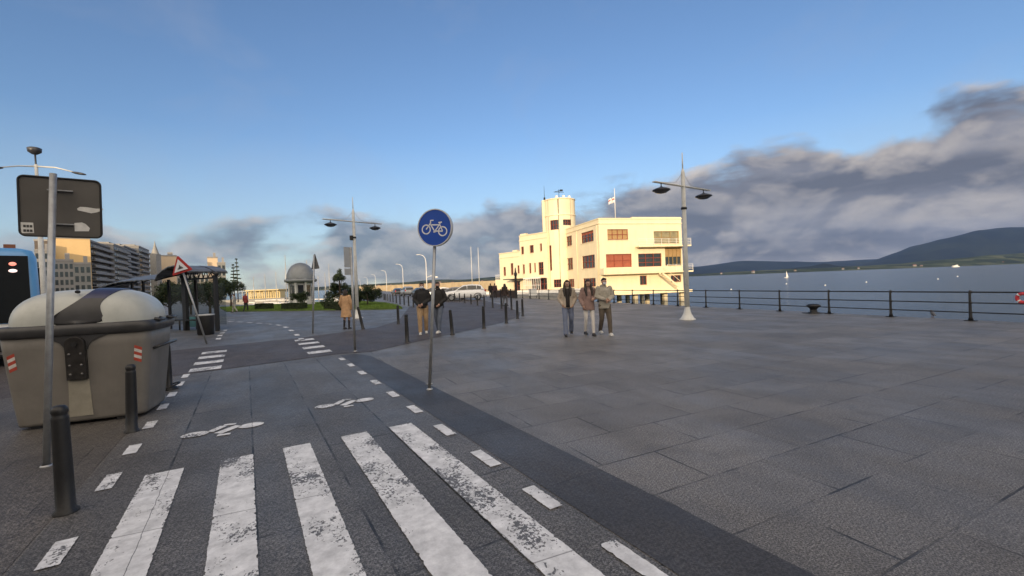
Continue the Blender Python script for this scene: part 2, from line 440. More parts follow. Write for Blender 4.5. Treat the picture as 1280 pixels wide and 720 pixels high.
dl = [(3.95, 4.33), (5.25, 5.66), (6.27, 6.62), (7.33, 7.70), (8.40, 8.80), (9.35, 9.75), (10.35, 10.8), (11.3, 11.75)]
dl += [(2.7, 3.1)]
paint('lane_edge_dashes', [rect(-1.21, -1.09, a, b) for a, b in dl])
dr = [(1.45, 2.18), (2.72, 3.12), (3.66, 4.10), (4.70, 5.14), (5.80, 6.2), (6.85, 7.25), (7.95, 8.35), (9.05, 9.45), (10.15, 10.55), (11.2, 11.6)]
paint('lane_edge_dashes', [rect(1.87, 1.99, a, b) for a, b in dr])
paint('street_crossing_dashes', [rect(-1.15, -.55, s, s + .5, .12) for s in (12.1, 13.2, 14.3, 15.4)] + [rect(1.35, 1.95, s, s + .5, .12) for s in (12.7, 13.9, 15.1, 16.3)], .016)
# the lane curves away to the left beyond the street
def G2(px, py): return W2L(G(px, py))
curve_l = [(273, 424), (275, 420), (278, 416.5), (281, 413.5)]
curve_r = [(377, 424.5), (371, 419), (364, 413.5), (357, 409.5), (348, 406.8), (336, 405.4), (324, 404.4), (312, 403.6), (300, 402.8), (288, 402.2)]
pl_ = []
for ln in (curve_l, curve_r):
    for i, (x, y) in enumerate(ln):
        c = Vector((*G2(x, y), 0)); 
        j = i if i < len(ln) - 1 else i - 1
        d = (Vector((*G2(*ln[j + 1]), 0)) - Vector((*G2(*ln[j]), 0))).normalized(); n_ = Vector((-d.y, d.x, 0))
        pl_.append([(c + d * a * .36 + n_ * b * .085).to_2d()[:] for a, b in ((-1, -1), (1, -1), (1, 1), (-1, 1))])
paint('curved_lane_dashes', pl_, .016)
# bicycle symbols painted on the lane (rider's view from the far end)
def lane_bike(t0, s0, sc, flip):
    P = []
    def pt(a, b): return (t0 + flip * a * sc, s0 + b * sc * 1.0)
    def ringp(ca, cb, r1):
        P.append([pt(ca + r1 * math.cos(q * PI / 12), cb + r1 * .75 * math.sin(q * PI / 12)) for q in range(24)])
    def barp(a, b, wd):
        a = Vector(a); b = Vector(b); d = (b - a).normalized(); n_ = Vector((-d.y, d.x)) * wd / 2
        P.append([pt(*(a + n_)), pt(*(b + n_)), pt(*(b - n_)), pt(*(a - n_))])
    ringp(-.34, 0, .17); ringp(.36, 0, .17)
    barp((-.06, -.16), (.20, .10), .13); barp((-.16, .0), (.0, .22), .11); barp((.0, .27), (.16, .23), .08); barp((-.06, -.26), (.10, -.28), .08)
    return P
bk = lane_bike(-.31, 6.62, .84, 1) 
bk2 = lane_bike(1.19, 6.98, .80, 1)
paint('bicycle_symbol', bk); paint('bicycle_symbol', bk2)
# cracked pale patch where the band meets the plaza
mt, k, bs, out = new_mat('sea_water')
tc = k.n('ShaderNodeTexCoord').outputs['Object']
bs.inputs['Base Color'].default_value = (.045, .062, .075, 1); bs.inputs['Roughness'].default_value = .16; bs.inputs['IOR'].default_value = 1.33
b1 = k.n('ShaderNodeBump'); b1.inputs['Strength'].default_value = .55; b1.inputs['Distance'].default_value = .6
k.set(b1.inputs['Height'], k.math('ADD', k.noise(k.map(tc, (1, 1.5, 1), (0, 0, .5)), .5, 6, .6), k.math('MULTIPLY', k.noise(tc, .03, 4), 2.0)))
k.set(bs.inputs['Normal'], b1)
M_SEA = mt
sb = MB(); sb.sheet([(-9000, -2500), (9000, -2500), (9000, 9500), (-9000, 9500)], SEA)
struct(sb.build('sea', M_SEA))
# ------------------------------------------------------------------ hills across the bay
def hill_mat(name, a, b, c, sc):
    mt, k, bs, out = new_mat(name)
    tc = k.n('ShaderNodeTexCoord').outputs['Object']
    vo = k.n('ShaderNodeTexVoronoi'); k.set(vo.inputs['Vector'], k.map(tc, (1, .6, 1))); vo.inputs['Scale'].default_value = sc * 1.5
    fld = k.n('ShaderNodeSeparateColor'); k.set(fld.inputs[0], vo.outputs['Color'])
    col = k.ramp(k.math('ADD', k.math('MULTIPLY', k.noise(tc, sc, 8, .68), .75), k.math('MULTIPLY', fld.outputs[0], .25)), [(.38, a), (.52, b), (.66, c)])
    k.set(bs.inputs['Base Color'], col); bs.inputs['Roughness'].default_value = .95; bs.inputs['Specular IOR Level'].default_value = .1
    return mt
M_MOUNT = hill_mat('wooded_hillside', (.007, .010, .009), (.011, .015, .012), (.018, .023, .016), .003)  # cloud shadow over the mountain is put into this very dark albedo
M_FIELD = hill_mat('coast_fields', (.018, .026, .016), (.042, .056, .026), (.11, .115, .065), .008)
def noise1(x, s): return sum(math.sin(x * f + s * 1.7 * (i + 1)) * a for i, (f, a) in enumerate(((1, .5), (2.3, .27), (5.1, .15), (11.7, .09), (23, .05))))
def ridge(name, prof, y0, depth, m_, seed, rough=.05, n=140, rows=12):
    """terrain whose skyline follows (pixel x, pixel height above horizon) seen at depth y0+depth*.6"""
    vs = []; fs = []
    yr = y0 + depth * .6
    xs = [(p[0] - 640) / FOC for p in prof]
    for i in range(n + 1):
        q = xs[0] + (xs[-1] - xs[0]) * i / n
        for a in range(len(xs) - 1):
            if xs[a] <= q <= xs[a + 1] + 1e-9:
                f = (q - xs[a]) / (xs[a + 1] - xs[a]); f = f * f * (3 - 2 * f) * .5 + f * .5
                h = prof[a][1] * (1 - f) + prof[a + 1][1] * f; break
        top = max(0, h) / FOC * yr
        for j in range(rows + 1):
            f = j / rows
            g = math.sin(min(1, f / .6) * PI / 2) ** 1.3 if f <= .6 else math.cos((f - .6) / .4 * PI / 2)
            yy = y0 + depth * f + noise1(q * 9, seed + j) * depth * .03
            z = SEA - 2 + (top - SEA + 2) * g * (1 + rough * noise1(q * 17 + j * .8, seed + j * .3) * (1 if 0 < f < .58 else .4))
            vs.append((q * yr * (1 + (f - .6) * depth / yr), yy, z))
    for i in range(n):
        for j in range(rows):
            a = i * (rows + 1) + j
            fs.append((a, a + rows + 1, a + rows + 2, a + 1))
    b = MB(); b.add(vs, fs, True)
    return struct(b.build(name, m_))
ridge('mountain', [(860, 0), (1000, 3), (1060, 5), (1090, 9), (1120, 18), (1150, 27), (1180, 34), (1222, 43), (1250, 45), (1290, 44), (1360, 38), (1500, 50), (1700, 30)], 4600, 2400, M_MOUNT, 2)
ridge('hills', [(540, 3), (700, 6), (800, 8), (870, 11), (930, 16), (985, 13), (1030, 11), (1075, 12), (1130, 12), (1300, 10)], 6400, 1500, M_MOUNT, 5)
ridge('hills', [(820, 1), (880, 2.5), (960, 3), (1010, 6), (1030, 9), (1050, 5), (1100, 3)], 3700, 500, M_MOUNT, 15)
ridge('coast', [(700, .5), (860, 1.5), (920, 2.8), (990, 3.5), (1060, 4), (1120, 5), (1180, 8), (1240, 12), (1330, 13), (1700, 9)], 2300, 900, M_FIELD, 9, rough=.12)
ridge('hills', [(300, 1), (380, 3.5), (440, 4.5), (500, 5.5), (545, 7.5), (580, 6), (620, 8), (680, 6), (740, 5), (800, 2)], 2500, 900, M_FIELD, 11, rough=.10)
# air
hz = MB(); hz.box((0, 3700, 330), (15000, 8600, 674))
M_HZ = bpy.data.materials.new('air'); M_HZ.use_nodes = True; M_HZ.node_tree.nodes.clear()
k = NT(M_HZ.node_tree); ho = k.n('ShaderNodeOutputMaterial'); pv = k.n('ShaderNodeVolumePrincipled')
pv.inputs['Color'].default_value = (.28, .48, 1, 1); pv.inputs['Density'].default_value = .000028; pv.inputs['Anisotropy'].default_value = 0.0
M_HZ.node_tree.links.new(pv.outputs[0], ho.inputs['Volume'])
HAZE = struct(hz.build('haze', M_HZ), 'stuff')
# ------------------------------------------------------------------ common materials
M_WALLC = mat('cream_render', (.80, .69, .47), .75, var=.05, scale=.6, dirt=.05, streak=.16, bump=.25, bscale=25)
M_WHITE = mat('white_paint', (.74, .73, .70), .5, var=.05, dirt=.12)
M_WINF = mat('red_window_frame', (.22, .045, .025), .5, var=.2)
M_SHUT = mat('red_blind', (.30, .085, .045), .7, var=.12, scale=3)
M_BLIND = mat('ochre_blind', (.36, .23, .10), .7, var=.12, scale=3)
M_GLASS = glass_mat('dark_glass', (.03, .035, .04))
M_GLASSY = glass_mat('yellow_reflection_glass', (.30, .26, .14), .25)  # yellow reflection put into the pane colour
M_BLACK = mat('black_iron', (.010, .010, .011), .5, var=.3, scale=12, dirt=.2, bump=.2)
M_STEEL = mat('galvanised_steel', (.33, .34, .35), .45, .55, var=.15, scale=14, dirt=.15)
M_LAMPW = mat('pale_lamp_paint', (.60, .60, .57), .5, var=.08, scale=5, dirt=.35)
M_LAMPD = mat('dark_lamp_hood', (.035, .037, .045), .4, var=.2)
M_GREYC = mat('concrete', (.30, .29, .27), .85, var=.15, scale=2, dirt=.3, bump=.3)
M_ROOFG = mat('flat_roof', (.20, .17, .14), .9, var=.15)

# ------------------------------------------------------------------ yacht club on piles over the water
C0 = Vector((12.30, 62.0, 0)); CA = R(15)
club = thing('yacht_club', 'cream three-storey yacht club with round tower standing on piles over the water', 'building', C0, CA)

class Plane:
    """a facade: along direction, outward normal, origin (club coordinates)"""
    def __init__(s, o, al, nrm): s.o = Vector(o); s.al = Vector(al); s.n = Vector(nrm)
    def p(s, a, z, out=0.0): return s.o + s.al * a + s.n * out + Vector((0, 0, z))
def wall_with_holes(b, pl, a0, a1, z0, z1, holes, depth=.22):
    xs = sorted({a0, a1, *[h[0] for h in holes], *[h[1] for h in holes]})
    zs = sorted({z0, z1, *[h[2] for h in holes], *[h[3] for h in holes]})
    for i in range(len(xs) - 1):
        for j in range(len(zs) - 1):
            cx = (xs[i] + xs[i + 1]) / 2; cz = (zs[j] + zs[j + 1]) / 2
            if any(h[0] < cx < h[1] and h[2] < cz < h[3] for h in holes): continue
            b.add([pl.p(xs[i], zs[j]), pl.p(xs[i + 1], zs[j]), pl.p(xs[i + 1], zs[j + 1]), pl.p(xs[i], zs[j + 1])], [(0, 1, 2, 3)])
    for h in holes:
        q = [(h[0], h[2]), (h[1], h[2]), (h[1], h[3]), (h[0], h[3])]
        for i in range(4):
            a, c = q[i], q[(i + 1) % 4]
            b.add([pl.p(*a), pl.p(*c), pl.p(*c, -depth), pl.p(*a, -depth)], [(0, 1, 2, 3)])
def window(par, pl, h, nx=2, nz=1, fm=None, gm=None, depth=.22, blind=None, bf=0.0, fw=.07, sill=True):
    """frame part with a pane sub-part and, where there is one, a blind"""
    a0, a1, z0, z1 = h; fm = fm or M_WINF; gm = gm or M_GLASS
    b = MB(); d = -depth * .75
    def br(aa, az_, ba, bz): b.bar(pl.p(aa, az_, d), pl.p(ba, bz, d), fw, fw * 1.1)
    e = fw / 2
    br(a0 + e, z0, a0 + e, z1); br(a1 - e, z0, a1 - e, z1); br(a0, z0 + e, a1, z0 + e); br(a0, z1 - e, a1, z1 - e)
    for i in range(1, nx): x = a0 + (a1 - a0) * i / nx; br(x, z0, x, z1)
    for j in range(1, nz): z = z0 + (z1 - z0) * j / nz; br(a0, z, a1, z)
    o = b.build('window', fm, par)
    g = MB(); g.add([pl.p(a0, z0, -depth), pl.p(a1, z0, -depth), pl.p(a1, z1, -depth), pl.p(a0, z1, -depth)], [(0, 1, 2, 3)]); g.build('pane', gm, o)
    if blind:
        zb = z1 - (z1 - z0) * bf
        g = MB(); g.add([pl.p(a0, zb, -depth + .025), pl.p(a1, zb, -depth + .025), pl.p(a1, z1, -depth + .025), pl.p(a0, z1, -depth + .025)], [(0, 1, 2, 3)]); g.build('blind', blind, o)
    if sill:
        g = MB(); g.bar(pl.p(a0 - .06, z0 - .04, .03), pl.p(a1 + .06, z0 - .04, .03), .12, .07); g.build('sill', M_WALLC, o)
    return o
FR = Plane((0, 0, 0), (1, 0, 0), (0, -1, 0))
LE = Plane((0, 0, 0), (0, 1, 0), (-1, 0, 0))
W_, D_ = 13.17, 15.2
fw_ = [(1.28, 4.48, 7.09, 8.57), (8.56, 12.73, 6.45, 8.25), (.94, 4.91, 3.25, 5.11), (5.94, 9.71, 3.2, 5.08), (10.3, 13.0, 3.25, 5.9), (6.10, 7.21, .64, 1.96), (11.11, 12.86, .86, 1.84)]
lw_ = [(1.76, 6.10, 7.14, 8.73), (9.64, 12.99, 7.22, 8.83), (1.63, 6.07, 3.35, 5.23), (9.58, 12.79, 3.38, 5.28), (1.61, 5.93, .65, 1.88), (9.34, 11.69, .58, 1.88)]
b = MB()
wall_with_holes(b, FR, 0, W_, -.28, 10.1, fw_); wall_with_holes(b, LE, 0, D_, -.28, 10.1, lw_)
b.add([(W_, 0, -.28), (W_, D_, -.28), (W_, D_, 10.1), (W_, 0, 10.1)], [(0, 1, 2, 3)])
b.add([(0, D_, -.28), (W_, D_, -.28), (W_, D_, 10.1), (0, D_, 10.1)], [(0, 1, 2, 3)])
b.build('wall', M_WALLC, club)
b = MB(); b.box((W_ / 2, D_ / 2, 10.1), (W_ - .3, D_ - .3, .2)); b.build('roof', M_ROOFG, club)
b = MB()                                                   # parapet coping and string course
for z, o_, h_ in ((9.38, .10, .12), (10.06, .07, .14)):
    b.box((W_ / 2, -o_ / 2, z), (W_ + 2 * o_, o_, h_)); b.box((-o_ / 2, D_ / 2 + .01, z), (o_, D_ - .02, h_))
b.box((W_ - 4 + .02, .3, 10.21), (8, .5, .16)); b.build('cornice', M_WALLC, club)
specs_f = [(4, 2, M_SHUT, .0, M_BLIND, .92), (3, 2, M_WINF, 0, None, 0), (3, 2, None, 0, M_SHUT, .98), (3, 3, None, 0, None, 0), (4, 2, None, 0, M_BLIND, .5), (2, 1, None, 0, None, 0), (3, 1, None, 0, None, 0)]
for h, sp in zip(fw_, specs_f):
    window(club, FR, h, sp[0], sp[1], gm=M_GLASSY if h is fw_[1] else None, blind=sp[4], bf=sp[5], fm=mat('ochre_frame', (.30, .20, .08), .5) if h in (fw_[1], fw_[4]) else None)
for h in lw_: window(club, LE, h, 4 if h[1] - h[0] > 4 else 3, 2, blind=M_SHUT if h is lw_[0] else None, bf=.25)
def balcony(a0, a1, z, dep, par, rail=True, par_to=None):
    b = MB(); b.box(((a0 + a1) / 2, -dep / 2, z), (a1 - a0, dep, .22)); o = b.build('balcony', M_WALLC, par, bevel=.04)
    if par_to:
        b = MB(); b.box(((a0 + par_to) / 2, -dep + .06, z + .45), (par_to - a0, .12, .68)); b.box((a0 + .06, -dep / 2, z + .45), (.12, dep - .24, .68)); b.build('parapet', M_WALLC, o)
    b = MB(); s0 = par_to or a0
    for i in range(4): b.bar((s0, -dep + .06, z + .35 + .23 * i), (a1, -dep + .06, z + .35 + .23 * i), .035); b.bar((a1 - .04, -dep + .06, z + .35 + .23 * i), (a1 - .04, 0, z + .35 + .23 * i), .035)
    n = max(3, int((a1 - s0) / 1.1))
    for i in range(n + 1): b.bar((s0 + (a1 - s0 - .04) * i / n, -dep + .06, z + .1), (s0 + (a1 - s0 - .04) * i / n, -dep + .06, z + 1.06), .045)
    b.build('railing', M_WHITE, o)
    return o
balcony(-.05, 14.1, 2.35, 1.15, club, par_to=9.9)
balcony(5.46, 13.9, 6.05, 1.15, club)
b = MB()
st0 = Vector((8.4, -1.35, 2.2)); st1 = Vector((11.1, -1.35, .1))
for yy in (-1.35, -2.1): b.bar(st0 + Vector((0, yy + 1.35, 0)), st1 + Vector((0, yy + 1.35, 0)), .06, .2)
for i in range(10): p = st0.lerp(st1, (i + .5) / 10); b.box((p.x, -1.72, p.z), (.26, .7, .04))
b.bar(st0 + Vector((0, -.75, .95)), st1 + Vector((0, -.75, .95)), .05); b.build('outside_stair', M_WALLC, club)
b = MB(); b.box((W_ / 2 + .2, D_ / 2 - .4, -.45), (W_ + .9, D_ + 1.6, .34)); b.build('floor_slab', M_WALLC, club, bevel=.05)
for i, (x, y) in enumerate([(.6, .3), (5.45, .3), (10.25, .3), (13.0, .3), (.6, 5), (5.45, 5), (10.25, 5), (13.0, 5), (.6, 11), (5.45, 11), (10.25, 11), (13, 11)]):
    b = MB(); b.box((x, y, -2.1), (.55, .55, 2.95)); b.build('pile', M_WALLC, club, bevel=.04)
# round tower with fin
cI = Matrix.Rotation(-CA, 4, 'Z') @ Matrix.Translation(-C0)
tc_ = cI @ Vector((8.55, 76.2, 0)); RT = 2.62
def arc_wall(b, c, r_, a0, a1, z0, z1, holes, n=64, depth=.25):
    for i in range(n):
        A = a0 + (a1 - a0) * i / n; B_ = a0 + (a1 - a0) * (i + 1) / n
        zs = [z0] + sorted({q for h in holes if h[0] < (A + B_) / 2 < h[1] for q in (h[2], h[3])}) + [z1]
        for j in range(len(zs) - 1):
            zc = (zs[j] + zs[j + 1]) / 2; am = (A + B_) / 2
            hole = any(h[0] < am < h[1] and h[2] < zc < h[3] for h in holes)
            rr = r_ - depth if hole else r_
            if hole: continue
            b.add([(c.x + rr * math.cos(A), c.y + rr * math.sin(A), zs[j]), (c.x + rr * math.cos(B_), c.y + rr * math.sin(B_), zs[j]),
                   (c.x + rr * math.cos(B_), c.y + rr * math.sin(B_), zs[j + 1]), (c.x + rr * math.cos(A), c.y + rr * math.sin(A), zs[j + 1])], [(0, 1, 2, 3)])
toc = math.atan2(-C0.y - 0, -C0.x) - CA                 # towards the camera, in club angles
tcam = math.atan2(*(cI @ Vector((0, 0, 0)) - tc_).yx)
b = MB()
th_ = [(tcam - .62, tcam - .08, 10.1, 11.7), (tcam + .18, tcam + .74, 10.75, 11.7), (tcam - .80, tcam - .62, 3.4, 7.6), (tcam - .55, tcam - .05, .6, 1.9)]
arc_wall(b, tc_, RT, tcam - PI, tcam + PI, -.3, 15.15, th_, 128); b.build('tower', M_WALLC, club, smooth_all=True, merge=True)
b = MB(); b.lathe([(RT + .06, 12.45), (RT + .10, 12.5), (RT + .10, 12.6), (RT + .03, 12.65)], 64, (tc_.x, tc_.y, 0)); b.lathe([(RT, 15.1), (RT + .09, 15.12), (RT + .09, 15.28), (RT - .3, 15.3)], 64, (tc_.x, tc_.y, 0)); b.build('tower_band', M_WALLC, club)
b = MB(); b.lathe([(0, 14.7), (RT - .02, 14.7)], 48, (tc_.x, tc_.y, 0)); b.build('tower_roof', M_ROOFG, club)
for h in th_:
    b = MB(); n = 10
    for i in range(n):
        A = h[0] + (h[1] - h[0]) * i / n; B_ = h[0] + (h[1] - h[0]) * (i + 1) / n; rr = RT - .25
        b.add([(tc_.x + rr * math.cos(q), tc_.y + rr * math.sin(q), z) for q, z in ((A, h[2]), (B_, h[2]), (B_, h[3]), (A, h[3]))], [(0, 1, 2, 3)])
    o = b.build('window', M_GLASS, club)
    b = MB(); rr = RT - .18; nb = max(2, round((h[1] - h[0]) * RT / .5))
    for i in range(nb + 1):
        A = h[0] + (h[1] - h[0]) * i / nb; b.bar((tc_.x + rr * math.cos(A), tc_.y + rr * math.sin(A), h[2]), (tc_.x + rr * math.cos(A), tc_.y + rr * math.sin(A), h[3]), .08)
    for z in (h[2] + .04, (h[2] + h[3]) / 2, h[3] - .04):
        b.tube([(tc_.x + rr * math.cos(h[0] + (h[1] - h[0]) * i / 8), tc_.y + rr * math.sin(h[0] + (h[1] - h[0]) * i / 8), z) for i in range(9)], .04, 4)
    b.build('frame', M_WINF, o)
fin_d = (tcam - 1.42); fp = tc_ + Vector((math.cos(fin_d), math.sin(fin_d), 0)) * (RT + .08)
b = MB(); b.box((0, 0, 0), (.55, .9, 15.7), Matrix.Rotation(fin_d, 4, 'Z')); b.M = None
o = b.build('fin', M_WALLC, club, bevel=.04); o.location = (fp.x, fp.y, 7.5)
for i, a in enumerate((-.2, .35, .9)):
    b = MB(); b.box((tc_.x + (RT - .5) * math.cos(tcam + a), tc_.y + (RT - .5) * math.sin(tcam + a), 15.4), (.35, .35, .7)); b.build('roof_stub', M_WHITE, club, bevel=.03)
b = MB(); mp = fp + Vector((0.3, 0.2, 0)); b.tube([(mp.x, mp.y, 15.2), (mp.x, mp.y, 17.9)], [.05, .02], 6); b.box((mp.x, mp.y, 15.7), (.25, .25, .4)); b.build('antenna', M_BLACK, club)
b = MB(); vp = tc_ + Vector((0, 0, 0)); b.tube([(vp.x, vp.y, 14.7), (vp.x, vp.y, 17.2)], [.05, .03], 6)
for a in range(3): b.bar((vp.x - .9 * math.cos(a * 1.05), vp.y - .9 * math.sin(a * 1.05), 16.7 + .1 * a), (vp.x + .9 * math.cos(a * 1.05), vp.y + .9 * math.sin(a * 1.05), 16.7 + .1 * a), .06)
b.box((vp.x + .45, vp.y, 17.0), (.5, .1, .3)); b.build('weather_vane', M_BLACK, club)
fl = Vector((3.4, 1.5, 0))
b = MB(); b.tube([(fl.x, fl.y, 10.1), (fl.x, fl.y, 14.6)], [.07, .04], 8); o = b.build('flagpole', M_WHITE, club)
b = MB(); vs = []; fs = []
for i in range(9):
    for j in range(5): vs.append((fl.x - .05 - .9 * i / 8, fl.y + .12 * math.sin(i * .9), 13.35 - .75 * j / 4 - .30 * i / 8 + .05 * math.sin(i * 1.3)))
for i in range(8):
    for j in range(4): b.cur = 0; fs.append((i * 5 + j, i * 5 + j + 1, i * 5 + j + 6, i * 5 + j + 5))
b.add(vs, fs, True); 
for i in range(len(b.mi)): b.mi[i] = 0 if (i % 4) in (1, 2) and (i // 4) in (3, 4, 5) else (1 if (i % 4) == 1 else 0)
b.build('flag', [mat('white_flag', (.7, .68, .65), .8), mat('red_flag', (.45, .05, .04), .8)], o)
# wing, turned a little towards the promenade
T0 = cI @ Vector((5.3, 75.6, 0)); wd = (cI.to_3x3() @ Vector((-.6495, .7604, 0))).normalized(); wn = Vector((-wd.y, wd.x, 0))
if wn.dot(cI @ Vector((0, 0, 0)) - T0) < 0: wn = -wn
WG = Plane(T0, wd, wn)
w1_ = [(4.58, 5.3, 6.6, 7.95), (2.06, 3.07, 6.66, 8.0), (.0, .5, 6.8, 8.1), (-.2, 1.05, 2.8, 4.95), (4.51, 5.06, 3.15, 4.8), (2.85, 3.38, 3.15, 4.94), (1.7, 2.1, 3.3, 4.9), (-.9, 2.9, .3, 2.2)]
w2_ = [(9.75, 10.45, 2.98, 4.6), (7.59, 8.35, 3.05, 5.2), (5.92, 6.49, 3.25, 4.7), (5.9, 7.6, .2, 1.9)]
b = MB(); wall_with_holes(b, WG, -1.3, 5.64, -.28, 9.9, w1_); dp = -9
for a in (-1.3, 5.64): b.add([WG.p(a, -.28), WG.p(a, -.28, dp), WG.p(a, 9.9, dp), WG.p(a, 9.9)], [(0, 1, 2, 3)])
wall_with_holes(b, WG, 5.64, 11.5, -.28, 7.2, w2_); b.add([WG.p(11.5, -.28), WG.p(11.5, -.28, dp), WG.p(11.5, 7.2, dp), WG.p(11.5, 7.2)], [(0, 1, 2, 3)])
b.build('wall', M_WALLC, club)
b = MB(); b.add([WG.p(-1.3, 9.75), WG.p(5.64, 9.75), WG.p(5.64, 9.75, dp), WG.p(-1.3, 9.75, dp)], [(0, 1, 2, 3)]); b.add([WG.p(5.64, 7.05), WG.p(11.5, 7.05), WG.p(11.5, 7.05, dp), WG.p(5.64, 7.05, dp)], [(0, 1, 2, 3)]); b.build('roof', M_ROOFG, club)
b = MB()
for a0, a1, z in ((-1.3, 5.7, 9.0), (-1.3, 5.7, 9.88), (5.7, 11.55, 6.35), (5.7, 11.55, 7.18)): b.bar(WG.p(a0, z, .05), WG.p(a1, z, .05), .1, .12)
b.bar(WG.p(4.0, 10.05, -.4), WG.p(5.6, 10.05, -.4), .5, .35); b.bar(WG.p(6.6, 7.35, -.4), WG.p(7.8, 7.35, -.4), .5, .35); b.build('cornice', M_WALLC, club)
for h in w1_ + w2_: window(club, WG, h, 2 if h[1] - h[0] < 2 else 5, 2 if h[3] - h[2] > 1.5 else 1)
b = MB(); b.bar(WG.p(4.4, 2.25, 1.0), WG.p(8.1, 2.25, 1.0), 2.2, .16, (0, 0, 1)); b.build('canopy', M_BLACK, club)
b = MB()
for i in range(9): b.bar(WG.p(-.9 + 4 * i / 8, .1, 1.6), WG.p(-.9 + 4 * i / 8, 2.2, 1.6), .07)
b.bar(WG.p(-1, 2.25, 1.6), WG.p(3.2, 2.25, 1.6), .12); b.bar(WG.p(-1, 1.1, 1.6), WG.p(3.2, 1.1, 1.6), .06); b.bar(WG.p(-1, 2.32, .8), WG.p(3.2, 2.32, .8), 1.7, .06); b.build('glass_porch', M_WHITE, club)
b = MB(); b.bar(WG.p(11.5, 1.0, -1.2), WG.p(13.0, 1.0, -1.2), 2.4, 2.6); b.build('terrace_block', M_WALLC, club, bevel=.04)
b = MB()
for i in range(5): b.bar(WG.p(11.6 + i * .33, 2.3, -.1), WG.p(11.6 + i * .33, 3.2, -.1), .05)
b.bar(WG.p(11.5, 3.2, -.1), WG.p(13, 3.2, -.1), .06); b.bar(WG.p(11.5, 2.75, -.1), WG.p(13, 2.75, -.1), .05); b.build('terrace_railing', M_WHITE, club)
for v_ in (7.6, .5):
    b = MB(); b.tube([LE.p(v_, -.2, .09), LE.p(v_, 9.2, .09)], .06, 6); b.build('downpipe', M_WALLC, club)
# terrace deck between quay and club, with a white parapet
cl2 = lambda p: (cI @ Vector((p[0], p[1], 0))).to_2d()[:]
tp = [Q(52, -.1), Q(44.5, -.1), Vector((6.5, 58.5, 0)), Vector((12.0, 61.6, 0)), Vector((8.3, 76.5, 0)), Vector((-4, 88, 0)), Q(84, -.1)]
b = MB(); b.prism([cl2(p) for p in tp], -.9, -.012); b.build('terrace', M_GREYC, club)
b = MB()
pp = [Vector(p) for p in ((cI @ (Q(56, -.5)))[:], (cI @ Vector((5.2, 62.0, 0)))[:], (cI @ Vector((11.0, 62.2, 0)))[:])]
for i in range(2): b.bar(pp[i] + Vector((0, 0, .25)), pp[i + 1] + Vector((0, 0, .25)), .3, .5)
b.build('terrace_parapet', M_WHITE, club, bevel=.02)

# ------------------------------------------------------------------ quay railing: one fence, every post a part
rail = thing('quay_railing', 'black iron three-rail railing along the quay edge', 'railing', Q(0, .32))
def rq(d, z, off=0.0): return Vector(QD * d + QL * off) + Vector((0, 0, z))
D0, D1 = -9.5, 47.5
tops = [rq(d, 0) for d in (D0, D1)]
nP = 27
posts = [D0 + i * (D1 - D0) / nP for i in range(nP + 1)]
off_ = min((abs(p), p) for p in posts)[1]
posts = [p - off_ for p in posts]
for z, r_ in ((.88, .022), (.55, .018), (.26, .018)):
    b = MB()
    pts = []
    for p in posts: pts.append(rq(p, z + random.uniform(-.006, .006), random.uniform(-.01, .01) - .03 * z))
    b.tube(pts, r_, 8); b.build('rail', M_BLACK, rail)
for i, p in enumerate(posts):
    b = MB(); ln = random.uniform(-.012, .012)
    b.box(rq(p, .012), (.26, .16, .024), Matrix.Rotation(math.atan2(QD.y, QD.x), 4, 'Z'))
    b.tube([rq(p, .02), rq(p, .12), rq(p + ln, .5), rq(p + ln, .9), rq(p + ln, .94)], [.065, .042, .034, .030, .012], 8)
    for z in (.26, .55, .88): b.ell(rq(p + ln * .5, z, -.03 * z), (.05, .05, .045), 8, 6)
    b.build('post', M_BLACK, rail)
# mooring bitt, gull, red life buoy
bt = thing('mooring_bitt', 'squat black cast-iron mooring bitt between railing posts at the quay edge', 'mooring bitt', G(1017, 391.5))
b = MB(); b.lathe([(.24, 0), (.24, .03), (.14, .06), (.12, .16), (.16, .22), (.24, .27), (.25, .32), (.17, .37), (.0, .385)], 18); b.build('bollard_head', M_BLACK, bt)
b = MB(); b.box((0, 0, .012), (.62, .5, .024)); b.build('base_plate', M_BLACK, bt, bevel=.01)
pg = thing('gull', 'small grey gull standing on the quay edge below the railing', 'bird', G(1166, 397.2), R(70))
b = MB(); b.ell((0, 0, .14), (.11, .05, .055), 12, 8, Matrix.Rotation(R(-25), 4, 'Y')); b.ell((.09, 0, .23), (.035, .03, .032), 10, 8); b.tube([(.06, 0, .17), (.09, 0, .22)], [.04, .028], 8); b.tube([(.12, 0, .23), (.16, 0, .222)], [.012, .003], 6); b.tube([(-.08, 0, .12), (-.2, 0, .08)], [.035, .012], 8, flat=.5)
b.build('body', mat('gull_grey', (.10, .10, .11), .8), pg)
b = MB()
for s in (-1, 1): b.tube([(0, .02 * s, .1), (.005, .022 * s, .0)], [.008, .006], 5); b.box((.015, .022 * s, .004), (.05, .03, .008))
b.build('legs', mat('gull_leg', (.3, .15, .05), .6), pg)
pb = Vector(Y(1279, 372.5, 12.35))
lbuoy = thing('life_buoy', 'red life buoy hung on the railing at the right edge', 'life buoy', pb)
rt = Matrix.Rotation(math.atan2(QD.y, QD.x), 3, 'Z') @ Matrix.Rotation(PI / 2, 3, 'X')
b = MB(); ring = [rt @ Vector((.12 * math.cos(2 * PI * i / 24), .12 * math.sin(2 * PI * i / 24), 0)) for i in range(25)]
b.tube(ring, .045, 10, cap=False); b.build('ring', mat('buoy_red', (.55, .04, .05), .5), lbuoy)
b = MB()
for a in range(4):
    q = [rt @ Vector((.12 * math.cos(a * PI / 2 + .78 + d), .12 * math.sin(a * PI / 2 + .78 + d), 0)) for d in (-.15, 0, .15)]
    b.tube(q, .048, 10)
